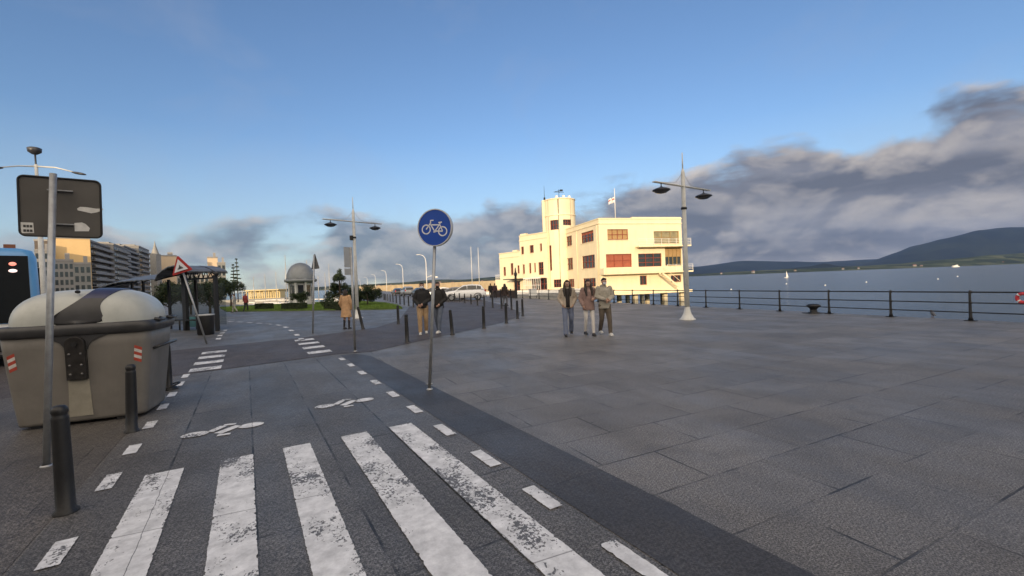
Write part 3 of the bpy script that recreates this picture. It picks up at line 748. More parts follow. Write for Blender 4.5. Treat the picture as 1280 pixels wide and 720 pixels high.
b.build('white_band', M_WHITE, lbuoy)

# ------------------------------------------------------------------ double-arm promenade lamps
def arm_lamp(name, label, base, H, ang, lean=0.0, extras=False):
    t = thing(name, label, 'street lamp', base, 0, 'white double-arm promenade lamps')
    t.rotation_euler = (0, lean, 0)
    b = MB(); b.lathe([(.30, 0), (.30, .03), (.24, .07), (.15, .24), (.105, .42), (.10, .5)], 20); b.build('base', M_LAMPW, t)
    za = H * .795
    b = MB(); b.tube([(0, 0, .4), (0, 0, H * .5), (0, 0, za), (0, 0, H * .88), (0, 0, H * .905)], [.098, .085, .078, .075, .03], 14)
    b.build('pole', M_LAMPW, t)
    b = MB(); b.tube([(0, 0, H * .89), (0, 0, H)], [.03, .018], 8); b.build('spike', M_LAMPW, t)
    b = MB(); b.lathe([(.09, 0), (.115, .02), (.115, .08), (.09, .1)], 16, (0, 0, H * .66)); b.build('collar', M_BLACK, t)
    ax = Vector((math.cos(ang), math.sin(ang), 0)); nx = Vector((-ax.y, ax.x, 0))
    L = 1.8
    b = MB()
    for o in (-.05, .05): b.tube([ax * -L + nx * o + Vector((0, 0, za + .03)), ax * L + nx * o + Vector((0, 0, za + .03))], .024, 8)
    for q in (-L, -.9, .9, L): b.bar(ax * q - nx * .07 + Vector((0, 0, za + .03)), ax * q + nx * .07 + Vector((0, 0, za + .03)), .03)
    b.build('arm', M_LAMPW, t)
    for s in (-1, 1):
        b = MB(); b.tube([Vector((0, 0, H * .885)), ax * s * .42 + Vector((0, 0, za + .17)), ax * s * .62 + Vector((0, 0, za + .10)), ax * s * (L - .05) + Vector((0, 0, za + .05))], .008, 5); b.build('stay', M_STEEL, t)
        c = ax * s * (L - .42); ob = MB()
        ob.tube([c + Vector((0, 0, za + .02)), c + Vector((0, 0, za - .12))], .02, 8)
        ob.lathe([(.03, -.10), (.07, -.13), (.20, -.17), (.31, -.215), (.33, -.245), (.31, -.26), (.20, -.31), (.12, -.35), (.0, -.36)], 20, (c.x, c.y, za))
        h = ob.build('lamp_head', M_LAMPD, t)
        g = MB(); g.lathe([(.26, -.29), (.17, -.345), (.02, -.37)], 18, (c.x, c.y, za)); g.build('lens', glass_mat('lamp_lens', (.08, .08, .09), .2), h)
    if extras:
        b = MB(); b.box((-.12, -.05, H * .665), (.18, .22, .26)); b.build('camera_box', M_BLACK, t, bevel=.02)
    return t
arm_lamp('street_lamp', 'white double-arm street lamp on the open plaza beside the yacht club', G(859.5, 399.5), 6.45, R(35.5))
lm = Y(447, 397, 25.4); lm.z = 0
arm_lamp('street_lamp', 'white double-arm street lamp behind the beige-coated woman near the grass', lm, 6.85, R(50), 0, True)

# ------------------------------------------------------------------ bollards
def bollard_mesh(b, h=.85):
    b.lathe([(.082, 0), (.082, .02), (.062, .04), (.059, .3), (.054, h - .10), (.054, h - .09), (.047, h - .075), (.047, h - .062), (.054, h - .05), (.051, h - .02), (.035, h), (.0, h + .004)], 18)
def bollard(label, base, h=.85, lean=(0, 0), group='black bollards', foot=False, sc=1.0):
    b = MB(); bollard_mesh(b, h)
    o = tag(b.build('bollard', M_BLACK), label, 'bollard', group); o.location = base; o.rotation_euler = (lean[0], lean[1], 0)
    return o
bollard('near black bollard at the left edge of the cycle lane, beside the crossing', G(83, 641), .86, (R(1), R(.0)), 'bollards beside the recycling container')
bollard('black bollard standing in front of the recycling container corner', G(165, 540), .85, (0, R(1.5)), 'bollards beside the recycling container')
bo = bollard('black bollard behind the recycling container with a loose ring lying round its foot', G(211, 487), .88, (0, 0), 'bollards beside the recycling container')
b = MB(); b.tube([(.17 * math.cos(i * PI / 10), .17 * math.sin(i * PI / 10), .06 + .05 * math.sin(i * PI / 10 + 1)) for i in range(21)], .014, 6, cap=False); b.lathe([(.15, .0), (.15, .03), (.09, .06)], 16); b.build('loose_ring', M_BLACK, bo)
near_b = [('bollard nearest the cycle lane on the near kerb of the sett street', (509, 428), 0), ('slightly leaning bollard right of the two men in black jackets', (565.5, 418.5), R(-3)),
          ('bollard standing right of the men, third along the near kerb of the street', (605, 410.5), 0), ('bollard at the near kerb directly below the lone dark walker', (633, 404), 0),
          ('bollard second from the far end of the near kerb row', (647, 398.5), 0), ('last bollard at the far end of the near kerb row', (653.5, 395), 0)]
for lab, q, ln in near_b: bollard(lab, G(*q), .85, (0, ln), 'bollards along the near kerb of the street')
bollard('strongly leaning bollard just right of the white lamp and the beige-coated woman', G(454, 411.5), .95, (0, R(-11)), 'bollards on the far pavement')
bollard('upright bollard on the far pavement in front of the grass tip', G(498, 405), .85, (0, 0), 'bollards on the far pavement')
p0 = bpy.data.objects['bollard.003']
for i, (x, y) in enumerate([(564, 375.5), (568.5, 376.5), (574.5, 377.5), (581, 379), (589, 380.5), (597, 382), (605.5, 383.5), (616, 384.8), (627, 386), (639.5, 387.3)]):
    dup(p0, G(x, y), 0, 'small black bollard, %s from the left in the row before the white parked SUV' % ORD[i], 'bollards in front of the parked cars')
for i in range(11):
    f = i / 10; x = 517 - 37 * (1 - (1 - f) ** 1.7); y = 384.2 - 9.5 * (1 - (1 - f) ** 1.6)
    dup(p0, G(x, y), 0, 'black bollard, %s from the near end of the row receding along the lawn' % ORD[i], 'bollards along the grass path')
# ------------------------------------------------------------------ recycling container
M_BIN = mat('taupe_bin_plastic', (.165, .153, .136), .5, var=.12, scale=2.2, dirt=.42, streak=.22, bump=.12, bscale=90)
M_LID = mat('pale_lid_plastic', (.45, .465, .435), .35, var=.10, scale=2.5, dirt=.25, streak=.15)
M_BDK = mat('charcoal_bin_plastic', (.040, .040, .042), .45, var=.25, scale=5, dirt=.2)
M_BBL = mat('navy_cap_plastic', (.035, .038, .085), .4, var=.2)
M_PANEL = mat('beige_bin_panel', (.27, .25, .20), .6, var=.12, dirt=.3)
br_ = R(23); bfr = Vector((-5.84, 5.96, 0))
bn = thing('recycling_container', 'large taupe recycling container with pale domed lids and charcoal rim', 'recycling container', bfr + Vector((-math.sin(br_), math.cos(br_), 0)) * .56, br_)
def rrect(a, b_, r_, n=6):
    out_ = []
    for cx, cy, s in ((a - r_, b_ - r_, 0), (-a + r_, b_ - r_, 1), (-a + r_, -b_ + r_, 2), (a - r_, -b_ + r_, 3)):
        for i in range(n + 1):
            q = PI / 2 * (s + i / n); out_.append((cx + r_ * math.cos(q), cy + r_ * math.sin(q)))
    return out_
def loft(b, rings, cap0=True, cap1=True, smooth=True):
    n = len(rings[0]); vs = [p for r_ in rings for p in r_]; fs = []
    for i in range(len(rings) - 1):
        for j in range(n): fs.append((i * n + j, i * n + (j + 1) % n, (i + 1) * n + (j + 1) % n, (i + 1) * n + j))
    b.add(vs, fs, smooth)
    o = len(b.v) - len(vs)
    if cap0: b.f.append([o + j for j in range(n)][::-1]); b.mi.append(b.cur); b.sm.append(False)
    if cap1: b.f.append([o + (len(rings) - 1) * n + j for j in range(n)]); b.mi.append(b.cur); b.sm.append(False)
BA, BB = .84, .58                                          # half sizes at the rim
def bin_half(z):
    f = (z - .05) / 1.22; f = max(0, f)
    return .685 + (BA - .04 - .685) * f ** .85, .47 + (BB - .04 - .47) * f ** .85
b = MB()
loft(b, [[(x, y, z) for x, y in rrect(*bin_half(z), .13)] for z in (.05, .09, .3, .55, .8, 1.05, 1.26)]); b.build('body', M_BIN, bn)
for sx_ in (-1, 1):
    for sy_ in (-1, 1): b = MB(); b.box((sx_ * .45, sy_ * .32, .03), (.2, .2, .06)); b.build('foot', M_BDK, bn)
b = MB(); loft(b, [[(x * k_, y * k_, z) for x, y in rrect(BA, BB, .17)] for k_, z in ((.955, 1.21), (1.0, 1.23), (1.012, 1.30), (.995, 1.35), (.95, 1.365))]); b.build('rim', M_BDK, bn)
PW = 3.2
def dome(x, y, A=BA - .03, B_=BB - .03, h=.475):
    q = abs(x / A) ** PW + abs(y / B_) ** PW
    return 1.355 + h * max(0, 1 - q) ** (1 / 2.3)
def dome_patch(x0f, x1f, nu=26, nv=40, off=0.0):
    vs = []; fs = []
    for j in range(nv + 1):
        v = -math.cos(PI * j / nv)
        y = v * (BB - .03)
        xm = (BA - .03) * max(0, 1 - abs(v) ** PW) ** (1 / PW)
        xa = max(-xm, min(xm, x0f(y))); xb = max(-xm, min(xm, x1f(y)))
        for i in range(nu + 1):
            f = i / nu
            if x0f(0) < -BA: f = 1 - (1 - f) ** 1 ; f = math.sin(f * PI / 2) if False else f
            e = .5 - .5 * math.cos(PI * f)
            x = xa + (xb - xa) * e
            vs.append((x, y, dome(x, y) + off))
    for j in range(nv):
        for i in range(nu): fs.append((j * (nu + 1) + i, j * (nu + 1) + i + 1, (j + 1) * (nu + 1) + i + 1, (j + 1) * (nu + 1) + i))
    bb = MB(); bb.add(vs, fs, True); return bb
def bg_(y): return 1.0 if y > 0 else max(0, 1 - abs(y / (BB - .03)) ** PW) ** (1 / 2.3)
def bw_l(y): return .13 - .56 * (1 - bg_(y)) ** 1.5
def bw_r(y): return .40 - .14 * math.sin(PI * bg_(y)) ** 1.2
dome_patch(lambda y: -9, lambda y: bw_l(y) + .02).build('lid', M_LID, bn)
dome_patch(lambda y: bw_r(y) - .02, lambda y: 9).build('lid', M_LID, bn)
ban = dome_patch(bw_l, bw_r, 16, 48, .016)
ban_o = ban.build('lid_arch', [M_BDK, M_BBL], bn)
for p in ban_o.data.polygons:
    if p.center.z > 1.70: p.material_index = 1
md = ban_o.modifiers.new('thick', 'SOLIDIFY'); md.thickness = .03; md.offset = -1
b = MB(); b.tube([(-.0, -.40, 1.79), (0, -.46, 1.795)], .02, 10); b.ell((0, -.43, 1.80), (.03, .03, .02), 10, 6); b.build('catch', M_BLACK, bn)
def fy(z): return -bin_half(z)[1]
b = MB()
prof = [(1.262, .50), (1.22, .36), (1.17, .24), (1.12, .16), (1.06, .125), (1.02, .12)]
L_ = [(-w_, fy(z) - .02, z) for z, w_ in prof]; R_ = [(w_, fy(z) - .02, z) for z, w_ in prof]
vs = L_ + R_ + [(x, y + .06, z) for x, y, z in L_] + [(x, y + .06, z) for x, y, z in R_]
n = len(prof); fs = []
for i in range(n - 1):
    fs += [(i, i + 1, n + i + 1, n + i), (i, 2 * n + i, 2 * n + i + 1, i + 1), (n + i, n + i + 1, 3 * n + i + 1, 3 * n + i)]
b.add(vs, fs); b.build('gusset', M_BDK, bn)
b = MB()
pts = [(-.105, .62), (.105, .62), (.105, 1.10)] + [(.105 * math.cos(q * PI / 8), 1.10 + .105 * math.sin(q * PI / 8)) for q in range(1, 8)] + [(-.105, 1.10)]
vs = [(x, fy(z) - .065, z) for x, z in pts] + [(x, fy(z) + .02, z) for x, z in pts]; n = len(pts)
b.add(vs, [tuple(range(n)), tuple(range(n, 2 * n))[::-1]] + [(i, (i + 1) % n, n + (i + 1) % n, n + i) for i in range(n)])
pl_o = b.build('lifting_plate', mat('worn_dark_steel', (.045, .042, .040), .4, .6, var=.35, scale=9, dirt=.3), bn, bevel=.012)
for x, z in ((-.06, .70), (.06, .70), (-.06, .82), (.06, .82), (-.06, .97), (.06, .97)):
    b = MB(); b.ell((x, fy(z) - .067, z), (.016, .014, .016), 10, 6); b.build('bolt', mat('dull_bolt', (.16, .155, .15), .5, .5), pl_o)
b = MB(); b.tube([(0, fy(1.10) - .066, 1.10), (0, fy(1.1) - .085, 1.10)], .035, 14); b.build('pivot', M_BLACK, pl_o)
b = MB(); vs = [(x, fy(z) - .012, z) for z, w_ in ((.12, .125), (.61, .108)) for x in (-w_, w_)]
vs += [(x, y + .03, z) for x, y, z in vs]; b.add(vs, [(0, 1, 3, 2), (0, 2, 6, 4), (1, 5, 7, 3), (2, 3, 7, 6), (0, 4, 5, 1)]); b.build('front_panel', M_PANEL, bn)
M_RED = mat('reflector_red', (.36, .05, .03), .6, var=.2, dirt=.4, scale=30); M_WHT = mat('reflector_white', (.55, .53, .50), .6, var=.15, dirt=.4, scale=30)
for sxx, nm in ((-1, 0), (1, 1)):
    b = MB()
    for i in range(5):
        z0 = .80 + i * .042; z1 = z0 + .042
        b.cur = i % 2
        xw = lambda z: (bin_half(z)[0] - .08)
        q = [(xw(z0) - .08, z0 + .02), (xw(z0) , z0 - .02), (xw(z1), z1 - .02), (xw(z1) - .08, z1 + .02)]
        b.add([(sxx * x, fy(z) - .006 + .11 * max(0, (x - bin_half(z)[0] + .14) / .13) ** 2 * .5, z) for x, z in q], [(0, 1, 2, 3)])
    b.build('reflector', [M_RED, M_WHT], bn)
for sy_ in (-.25, .3):
    b = MB(); b.tube([(BA - .03, sy_ - .12, 1.38), (BA + .03, sy_ - .1, 1.36), (BA + .03, sy_ + .1, 1.36), (BA - .03, sy_ + .12, 1.38)], .022, 8); b.build('side_handle', M_BDK, bn)
b = MB(); b.tube([(BA * .93, -.35, .95), (BA + .02, -.35, .98), (BA + .02, .4, .98), (BA * .93, .4, .95)], .02, 8); b.build('lift_arm', M_BDK, bn)

# ------------------------------------------------------------------ signs
def disc(b, r_, y0, y1, n=48, rim=None):
    vs = [(r_ * math.cos(2 * PI * i / n), y, r_ * math.sin(2 * PI * i / n)) for y in (y0, y1) for i in range(n)]
    b.add(vs, [tuple(range(n)), tuple(range(n, 2 * n))] + [(i, (i + 1) % n, n + (i + 1) % n, n + i) for i in range(n)])
# back of a square sign at the left edge
sp = G(58, 583); tp_ = Y(66.5, 217, 4.72)
sg = thing('square_sign', 'grey back of a square traffic sign with torn stickers on a steel post', 'traffic sign', sp)
loc = lambda p: Vector(p) - sp
b = MB(); b.tube([(0, 0, 0), loc(tp_)], .030, 16); b.lathe([(.05, 0), (.05, .012), (.0395, .02)], 16)
post = b.build('post', M_STEEL, sg)
pc = [Y(13, 293, 4.60), Y(120, 296, 4.94), Y(121, 225, 4.94), Y(17, 216, 4.60)]
ctr = sum(pc, Vector()) / 4 + Vector((-.03, .09, 0))
exd = ((pc[1] - pc[0]) + (pc[2] - pc[3])).normalized(); upv = ((pc[3] - pc[0]) + (pc[2] - pc[1])); upv = (upv - exd * upv.dot(exd)).normalized(); nrm = exd.cross(upv)
wS = ((pc[1] - pc[0]).length + (pc[2] - pc[3]).length) / 2; hS = ((pc[3] - pc[0]).length + (pc[2] - pc[1]).length) / 2
MS = Matrix((( exd.x, nrm.x, upv.x, 0), (exd.y, nrm.y, upv.y, 0), (exd.z, nrm.z, upv.z, 0), (0, 0, 0, 1)))
MS = Matrix.Translation(ctr - sp) @ MS
sgn = -1 if nrm.y > 0 else 1                                # local y pointing to the camera side
def sl(x, z, y): return MS @ Vector((x, y * sgn, z))
M_SBACK = mat('sign_back_grey', (.105, .098, .090), .5, .25, var=.10, scale=3, dirt=.25)
b = MB(); rr = rrect(wS / 2, hS / 2, .05)
b.add([sl(x, z, 0) for x, z in rr] + [sl(x, z, -.025) for x, z in rr], [tuple(range(len(rr))), tuple(range(len(rr), 2 * len(rr)))] + [(i, (i + 1) % len(rr), len(rr) + (i + 1) % len(rr), len(rr) + i) for i in range(len(rr))])
b.build('sign_panel', M_SBACK, sg)
b = MB(); pts = [sl(x, z, .006) for x, z in rr]; b.tube(pts + [pts[0]], .010, 6, cap=False); b.build('panel_rim', M_BLACK, sg)
for zz in (-.18, .18):
    b = MB(); b.bar(sl(-.10, zz, .02), sl(.10, zz, .02), .03, .012); b.build('clamp', M_STEEL, sg)
M_STK = mat('sticker_paper', (.62, .61, .58), .7, var=.12, scale=12, dirt=.2); M_INK = mat('sticker_ink', (.05, .05, .05), .7)
b = MB(); b.add([sl(x, z, .003) for x, z in ((-.315, -.29), (-.215, -.285), (-.22, -.175), (-.315, -.175))], [(0, 1, 2, 3)]); st = b.build('sticker', M_STK, sg)
b = MB()
for z in (-.215, -.262):
    for i in range(3): b.add([sl(x, zz, .005) for x, zz in ((-.295 + i * .024, z - .012), (-.275 + i * .024, z - .012), (-.275 + i * .024, z + .014), (-.295 + i * .024, z + .014))], [(0, 1, 2, 3)])
b.build('print', M_INK, st)
b = MB(); b.add([sl(x, z, .003) for x, z in ((.10, -.25), (.215, -.245), (.225, -.21), (.19, -.165), (.16, -.15), (.10, -.16))], [tuple(range(6))]); b.build('torn_sticker', M_STK, sg)
b = MB(); b.add([sl(x, z, .003) for x, z in ((.13, -.02), (.18, -.03), (.24, -.045), (.29, -.03), (.34, 0), (.34, .015), (.28, .01), (.2, .02), (.15, .02), (.125, .0))], [tuple(range(10))])
b.build('torn_sticker', M_STK, sg)

# round blue cycle sign
cs = G(537, 487)
bs_ = thing('cycle_path_sign', 'round blue sign with white bicycle on a slightly leaning post', 'traffic sign', cs)
ct = Y(543.5, 284.5, 7.32); dz = ct - cs
b = MB(); b.tube([(0, 0, 0), dz + dz.normalized() * .02 + Vector((0, .05, 0))], .027, 14); b.build('post', M_STEEL, bs_)
b = MB(); b.lathe([(.055, 0), (.055, .015), (.031, .03)], 14); b.tube([(-.06, 0, .09), (.06, 0, .09)], .012, 6); b.build('post_collar', M_STEEL, bs_)
MD = Matrix.Translation(dz) @ Matrix.Rotation(R(-16), 4, 'Z') @ Matrix.Rotation(R(2.2), 4, 'Y')
def dsk(b, r0, r1, y0, y1, n=56):
    b.M = MD; vs = []
    for r_, y in ((r0, y0), (r1, y0), (r1, y1), (r0, y1)):
        vs += [(r_ * math.cos(2 * PI * i / n), y, r_ * math.sin(2 * PI * i / n)) for i in range(n)]
    fs = [(a * n + i, a * n + (i + 1) % n, ((a + 1) % 4) * n + (i + 1) % n, ((a + 1) % 4) * n + i) for a in range(4) for i in range(n)]
    b.add(vs, fs)
RS = .305
M_BLUE = mat('sign_blue', (.006, .060, .36), .4, var=.06, scale=4); M_SWHITE = mat('sign_white', (.62, .64, .68), .4, var=.05)
b = MB(); b.M = MD; disc(b, RS - .012, -.008, .03); b.build('sign_disc', M_BLUE, bs_)
b = MB(); dsk(b, RS - .016, RS, -.016, .05); b.build('sign_rim', mat('sign_rim_grey', (.50, .52, .54), .45, .3, var=.06), bs_)
b = MB(); b.M = MD
BR = Matrix.Rotation(R(7), 4, 'Y')
def bp(x, z): q = BR @ Vector((x, 0, z)); return (q.x, -.010, q.z)
def ringf(cx, cz, r0, r1, n=36):
    vs = [bp(cx + r_ * math.cos(2 * PI * i / n), cz + r_ * math.sin(2 * PI * i / n)) for r_ in (r0, r1) for i in range(n)]
    b.add(vs, [(i, (i + 1) % n, n + (i + 1) % n, n + i) for i in range(n)])
def seg(x0, z0, x1, z1, w_):
    d = Vector((x1 - x0, z1 - z0)).normalized(); n_ = Vector((-d.y, d.x)) * w_ / 2
    b.add([bp(x0 + n_.x, z0 + n_.y), bp(x1 + n_.x, z1 + n_.y), bp(x1 - n_.x, z1 - n_.y), bp(x0 - n_.x, z0 - n_.y)], [(0, 1, 2, 3)])
ringf(-.145, -.045, .062, .082); ringf(.15, -.045, .062, .082)
seg(-.145, -.045, -.075, .075, .020); seg(-.082, .035, .075, .052, .020); seg(-.07, .035, .01, -.06, .020); seg(.01, -.06, .085, .06, .018); seg(.085, .06, .15, -.045, .018); seg(.01, -.055, .15, -.045, .022)
seg(-.08, .07, -.085, .105, .018); seg(-.092, .108, -.03, .115, .018); seg(.06, .085, .12, .1, .022); seg(.085, .055, .09, .09, .018); seg(-.01, -.075, .035, -.06, .02)
b.build('bicycle_symbol', M_SWHITE, bs_)

# warning triangle seen from behind
tb = G(391, 417); tt = Y(393, 317, 17.5); kk = 17.5 / FOC
ts = thing('triangle_sign', 'grey back of a triangular sign on a thin post near the street kerb', 'traffic sign', tb)
b = MB(); b.tube([(0, 0, 0), tt - tb + Vector((0, -.03, -.05))], .03, 10); b.build('post', M_STEEL, ts)
def tri_prism(b, A, B_, C_, th):
    n_ = (B_ - A).cross(C_ - A).normalized() * th
    ps = []
    for i, (p, q, r_) in enumerate(((A, B_, C_), (B_, C_, A), (C_, A, B_))):
        ps.append(p + (r_ - p) * .06); ps.append(p + (q - p) * .06)
    b.add(ps + [p + n_ for p in ps], [tuple(range(6)), tuple(range(6, 12)), *[(i, (i + 1) % 6, 6 + (i + 1) % 6, 6 + i) for i in range(6)]])
A = tt + Vector((0, .05, .02)) - tb; hw = .40; hh = .62
B_ = A + Vector((-hw * .72, .30, -hh)); C_ = A + Vector((hw * .72, -.30, -hh))
b = MB(); tri_prism(b, A, B_, C_, .02); b.build('sign_panel', M_SBACK, ts)

# tall two-piece parking sign seen almost edge-on
pb_ = G(444, 439.5)
ps = thing('parking_sign', 'tall grey two-panel sign seen edge-on on a post beside the street', 'traffic sign', pb_)
top_ = Y(438.5, 309, 12.0)
b = MB(); b.tube([(0, 0, 0), top_ - pb_], .032, 12); b.lathe([(.05, 0), (.05, .015), (.033, .03)], 12); b.build('post', M_STEEL, ps)
ax_ = (Vector((-.30, -.42, 0))).normalized()
zt = top_.z
M_PSIGN = mat('sign_face_grey', (.34, .35, .36), .5, .2, var=.1, scale=4, dirt=.2)
def pan(z0, z1, wd_):
    q = (top_ - pb_); q.z = 0
    b = MB(); b.M = Matrix.Translation(q + Vector((-.06, -.05, 0)) + Vector((0, 0, (z0 + z1) / 2)))
    b.box((0, 0, 0), (wd_, .03, z1 - z0), Matrix.Rotation(math.atan2(ax_.y, ax_.x), 4, 'Z')); return b
pan(zt - .54, zt + .0, .25).build('sign_panel', M_PSIGN, ps, bevel=.008)
pan(zt - .74, zt - .57, .25).build('plate', M_PSIGN, ps, bevel=.008)
# knocked-over tilted warning sign
kb = G(258.5, 430); kt = Y(229, 341, 15.0)
kt_ = thing('warning_sign', 'red-bordered white triangular warning sign on a badly tilted post by the bus shelter', 'traffic sign', kb)
b = MB(); b.tube([(0, 0, 0), kt - kb], .030, 10); b.build('post', M_STEEL, kt_)
q0, q1, q2 = (Y(px, py, 14.93) - kb for px, py in ((221.5, 319), (241, 337), (215, 345)))
cen = (q0 + q1 + q2) / 3
b = MB(); tri_prism(b, q0, q1, q2, .02); b.build('sign_panel', mat('sign_red', (.36, .025, .02), .45, var=.08), kt_)
b = MB(); off_v = Vector((0, -.028, 0)); sc = lambda p, f: cen + (p - cen) * f + off_v
b.add([sc(q, .66) for q in (q0, q1, q2)], [(0, 1, 2)]); b.build('sign_face', M_SWHITE, kt_)
ux = (q1 - q2).normalized(); uz = (q0 - (q1 + q2) / 2).normalized()
b = MB()
for pts in ([(-.10, -.07), (.10, -.07), (.09, -.035), (-.09, -.035)], [(-.06, -.035), (.05, -.035), (.03, .0), (-.04, .01)], [(-.03, .0), (.02, .0), (.01, .07), (-.02, .06)], [(.02, .02), (.07, -.01), (.06, -.03), (.02, -.01)]):
    b.add([cen + ux * x + uz * z + Vector((0, -.034, 0)) for x, z in pts], [(0, 1, 2, 3)])
b.build('pictogram', M_INK, kt_)

# ------------------------------------------------------------------ bus shelter and bin
S1 = G(272, 414); S0 = G(225, 413)
sd = Vector((-.905, .425, 0)).normalized(); sn = Vector((sd.y, -sd.x, 0)); sn = -sn if sn.y < 0 else sn
sh = thing('bus_shelter', 'dark steel bus shelter with arched ribbed roof and bench', 'bus shelter', S1)
Ls = 8.2; Wd = .5
def sp_(a, d, z): return sd * a + sn * d + Vector((0, 0, z))
def zr(d): return 2.46 + .34 * math.sin(PI * .5 * min(1, max(0, (d + 1.15) / (Wd + 1.25))))
for a, w_ in ((0, .14), (2.35, .30)):
    b = MB(); b.box(sp_(a, 0, 1.27), (w_, .14, 2.54), Matrix.Rotation(math.atan2(sd.y, sd.x), 4, 'Z')); b.build('post', M_BLACK, sh, bevel=.012)
for a in (4.6, 6.9, 8.0):
    b = MB(); b.box(sp_(a, Wd, 1.25), (.09, .09, 2.5)); b.build('post', M_BLACK, sh)
for a in (.75, 2.35, 4.6):
    b = MB(); b.box(sp_(a, Wd, 1.25), (.10, .10, 2.5)); b.build('post', M_BLACK, sh)
b = MB(); NR = 14
def za(a): return 2.55 + .40 * math.sin(PI * max(0, min(1, (a + .2) / 2.75))) if a < 2.55 else 2.55
b.tube([sp_(-.2 + 2.75 * i / 16, -.03, za(-.2 + 2.75 * i / 16)) for i in range(17)], .075, 8); b.build('arch', M_BLACK, sh)
b = MB()
for i in range(1, 8):
    a = -.2 + 2.75 * i / 8; b.bar(sp_(a, -.03, 2.45), sp_(a + .1, -.03, za(a) - .05), .03); b.bar(sp_(a + .1, -.03, za(a) - .05), sp_(a + .34, -.03, 2.45), .03)
b.bar(sp_(-.1, -.03, 2.42), sp_(2.5, -.03, 2.42), .07); b.build('truss', M_BLACK, sh)
b = MB(); vs = []; fs = []
NA = 40
for i in range(NA + 1):
    for j in range(9):
        d = -1.1 + (Wd + 1.2) * j / 8; a = .05 + (Ls + .3) * i / NA
        z = (za(a) + .05 if a < 2.5 else zr(d) - .02 - max(0, a - 5) ** 2 * .035) + .02 * (i % 2)
        vs.append(sp_(a, d, z))
for i in range(NA):
    for j in range(8): fs.append((i * 9 + j, i * 9 + j + 1, (i + 1) * 9 + j + 1, (i + 1) * 9 + j))
b.add(vs, fs); ro = b.build('roof', mat('ribbed_roof_sheet', (.16, .165, .17), .4, .4, var=.3, scale=2, dirt=.2), sh)
md = ro.modifiers.new('thick', 'SOLIDIFY'); md.thickness = .04
for i in range(0, NA + 1, 4):
    b = MB(); b.tube([Vector(vs[i * 9 + j]) - Vector((0, 0, .07)) for j in range(9)], .03, 6); b.build('rib', M_BLACK, sh)
b = MB()
for a in (.4, 2.0, 3.6): b.add([sp_(a, Wd, .25), sp_(a + 1.5, Wd, .25), sp_(a + 1.5, Wd, 2.2), sp_(a, Wd, 2.2)], [(0, 1, 2, 3)])
tmg, k, bs, out = new_mat('shelter_glass')
mx = k.n('ShaderNodeMixShader'); tr = k.n('ShaderNodeBsdfTransparent'); tr.inputs[0].default_value = (.75, .80, .80, 1); mx.inputs[0].default_value = .28
bs.inputs['Base Color'].default_value = (.05, .06, .06, 1); bs.inputs['Roughness'].default_value = .08
tmg.node_tree.links.new(tr.outputs[0], mx.inputs[1]); tmg.node_tree.links.new(bs.outputs[0], mx.inputs[2]); tmg.node_tree.links.new(mx.outputs[0], out.inputs[0])
for a in (.15, 2.45):
    b = MB(); b.add([sp_(a, Wd + .02, .25), sp_(a + 2.1, Wd + .02, .25), sp_(a + 2.1, Wd + .02, 2.2), sp_(a, Wd + .02, 2.2)], [(0, 1, 2, 3)]); b.build('glass_panel', tmg, sh)
b = MB(); b.add([sp_(1.5, Wd - .04, .12), sp_(3.3, Wd - .04, .12), sp_(3.3, Wd - .04, .62), sp_(1.5, Wd - .04, .62)], [(0, 1, 2, 3)]); b.build('turquoise_panel', mat('turquoise_board', (.10, .30, .32), .5), sh)
for a0, a1 in ((1.2, 2.2), (2.7, 4.0)):
    b = MB(); b.tube([sp_(a0, -.1, .03), sp_(a0, -.1, .46), sp_(a0 + .08, -.1, .5), sp_(a1 - .08, -.1, .5), sp_(a1, -.1, .46), sp_(a1, -.1, .03)], .035, 8); b.bar(sp_(a0, .1, .5), sp_(a1, .1, .5), .25, .04); b.build('bench', M_BLACK, sh)
lb_ = G(257.5, 418.5)
lt = thing('litter_bin', 'dark cylindrical litter bin with pale rim under the shelter roof end', 'litter bin', lb_)
b = MB(); b.lathe([(0, .01), (.27, .01), (.30, .05), (.335, .8), (.335, .82), (.28, .82), (.26, .3), (0, .3)], 24); b.build('body', M_BLACK, lt)
b = MB(); b.lathe([(.28, .82), (.30, .86), (.335, .86), (.345, .84), (.335, .81)], 24); b.build('rim', mat('bin_rim', (.42, .43, .43), .5, .3, var=.1), lt)

# ------------------------------------------------------------------ street light beyond the square sign, with camera dome
xl = -25.6; yl = 24.5
sl_ = thing('street_light', 'tall pale street light with two thin arms and a dark camera dome on top', 'street light', (xl, yl, 0))
b = MB(); b.tube([(0, 0, 0), (0, 0, 3), (-.05, 0, 9.1)], [.16, .13, .07], 14); b.build('pole', M_LAMPW, sl_)
b = MB(); b.tube([(-.05, 0, 8.6), (-.08, 0, 9.7)], .04, 8); b.lathe([(.0, 9.62), (.12, 9.66), (.28, 9.78), (.30, 9.98), (.22, 10.02), (0, 10.03)], 14, (-.1, 0, 0)); b.build('camera_dome', M_LAMPD, sl_)
for s, dp_ in ((-1, 0), (1, -.55)):
    b = MB(); b.tube([(-.05, 0, 9.0), (s * 1.0, 0, 9.06 + dp_ * .3), (s * 2.0, 0, 9.02 + dp_ * .75)], [.045, .035, .03], 8); a_o = b.build('arm', M_LAMPW, sl_)
    b = MB(); c = Vector((s * 2.25, 0, 9.0 + dp_ * .85)); b.ell(c, (.42, .14, .07), 12, 6, Matrix.Rotation(R(12) if s > 0 else 0, 4, 'Y')); b.build('lamp_head', M_LAMPD, a_o)

# ------------------------------------------------------------------ bus
bx = Vector((-12.75, 12.15, 0)); ba = math.atan2(.66, -.75)       # long axis of the bus (away from us)
bus = thing('bus', 'city bus with dark rear window and light blue corner at the left edge', 'bus', bx, ba)
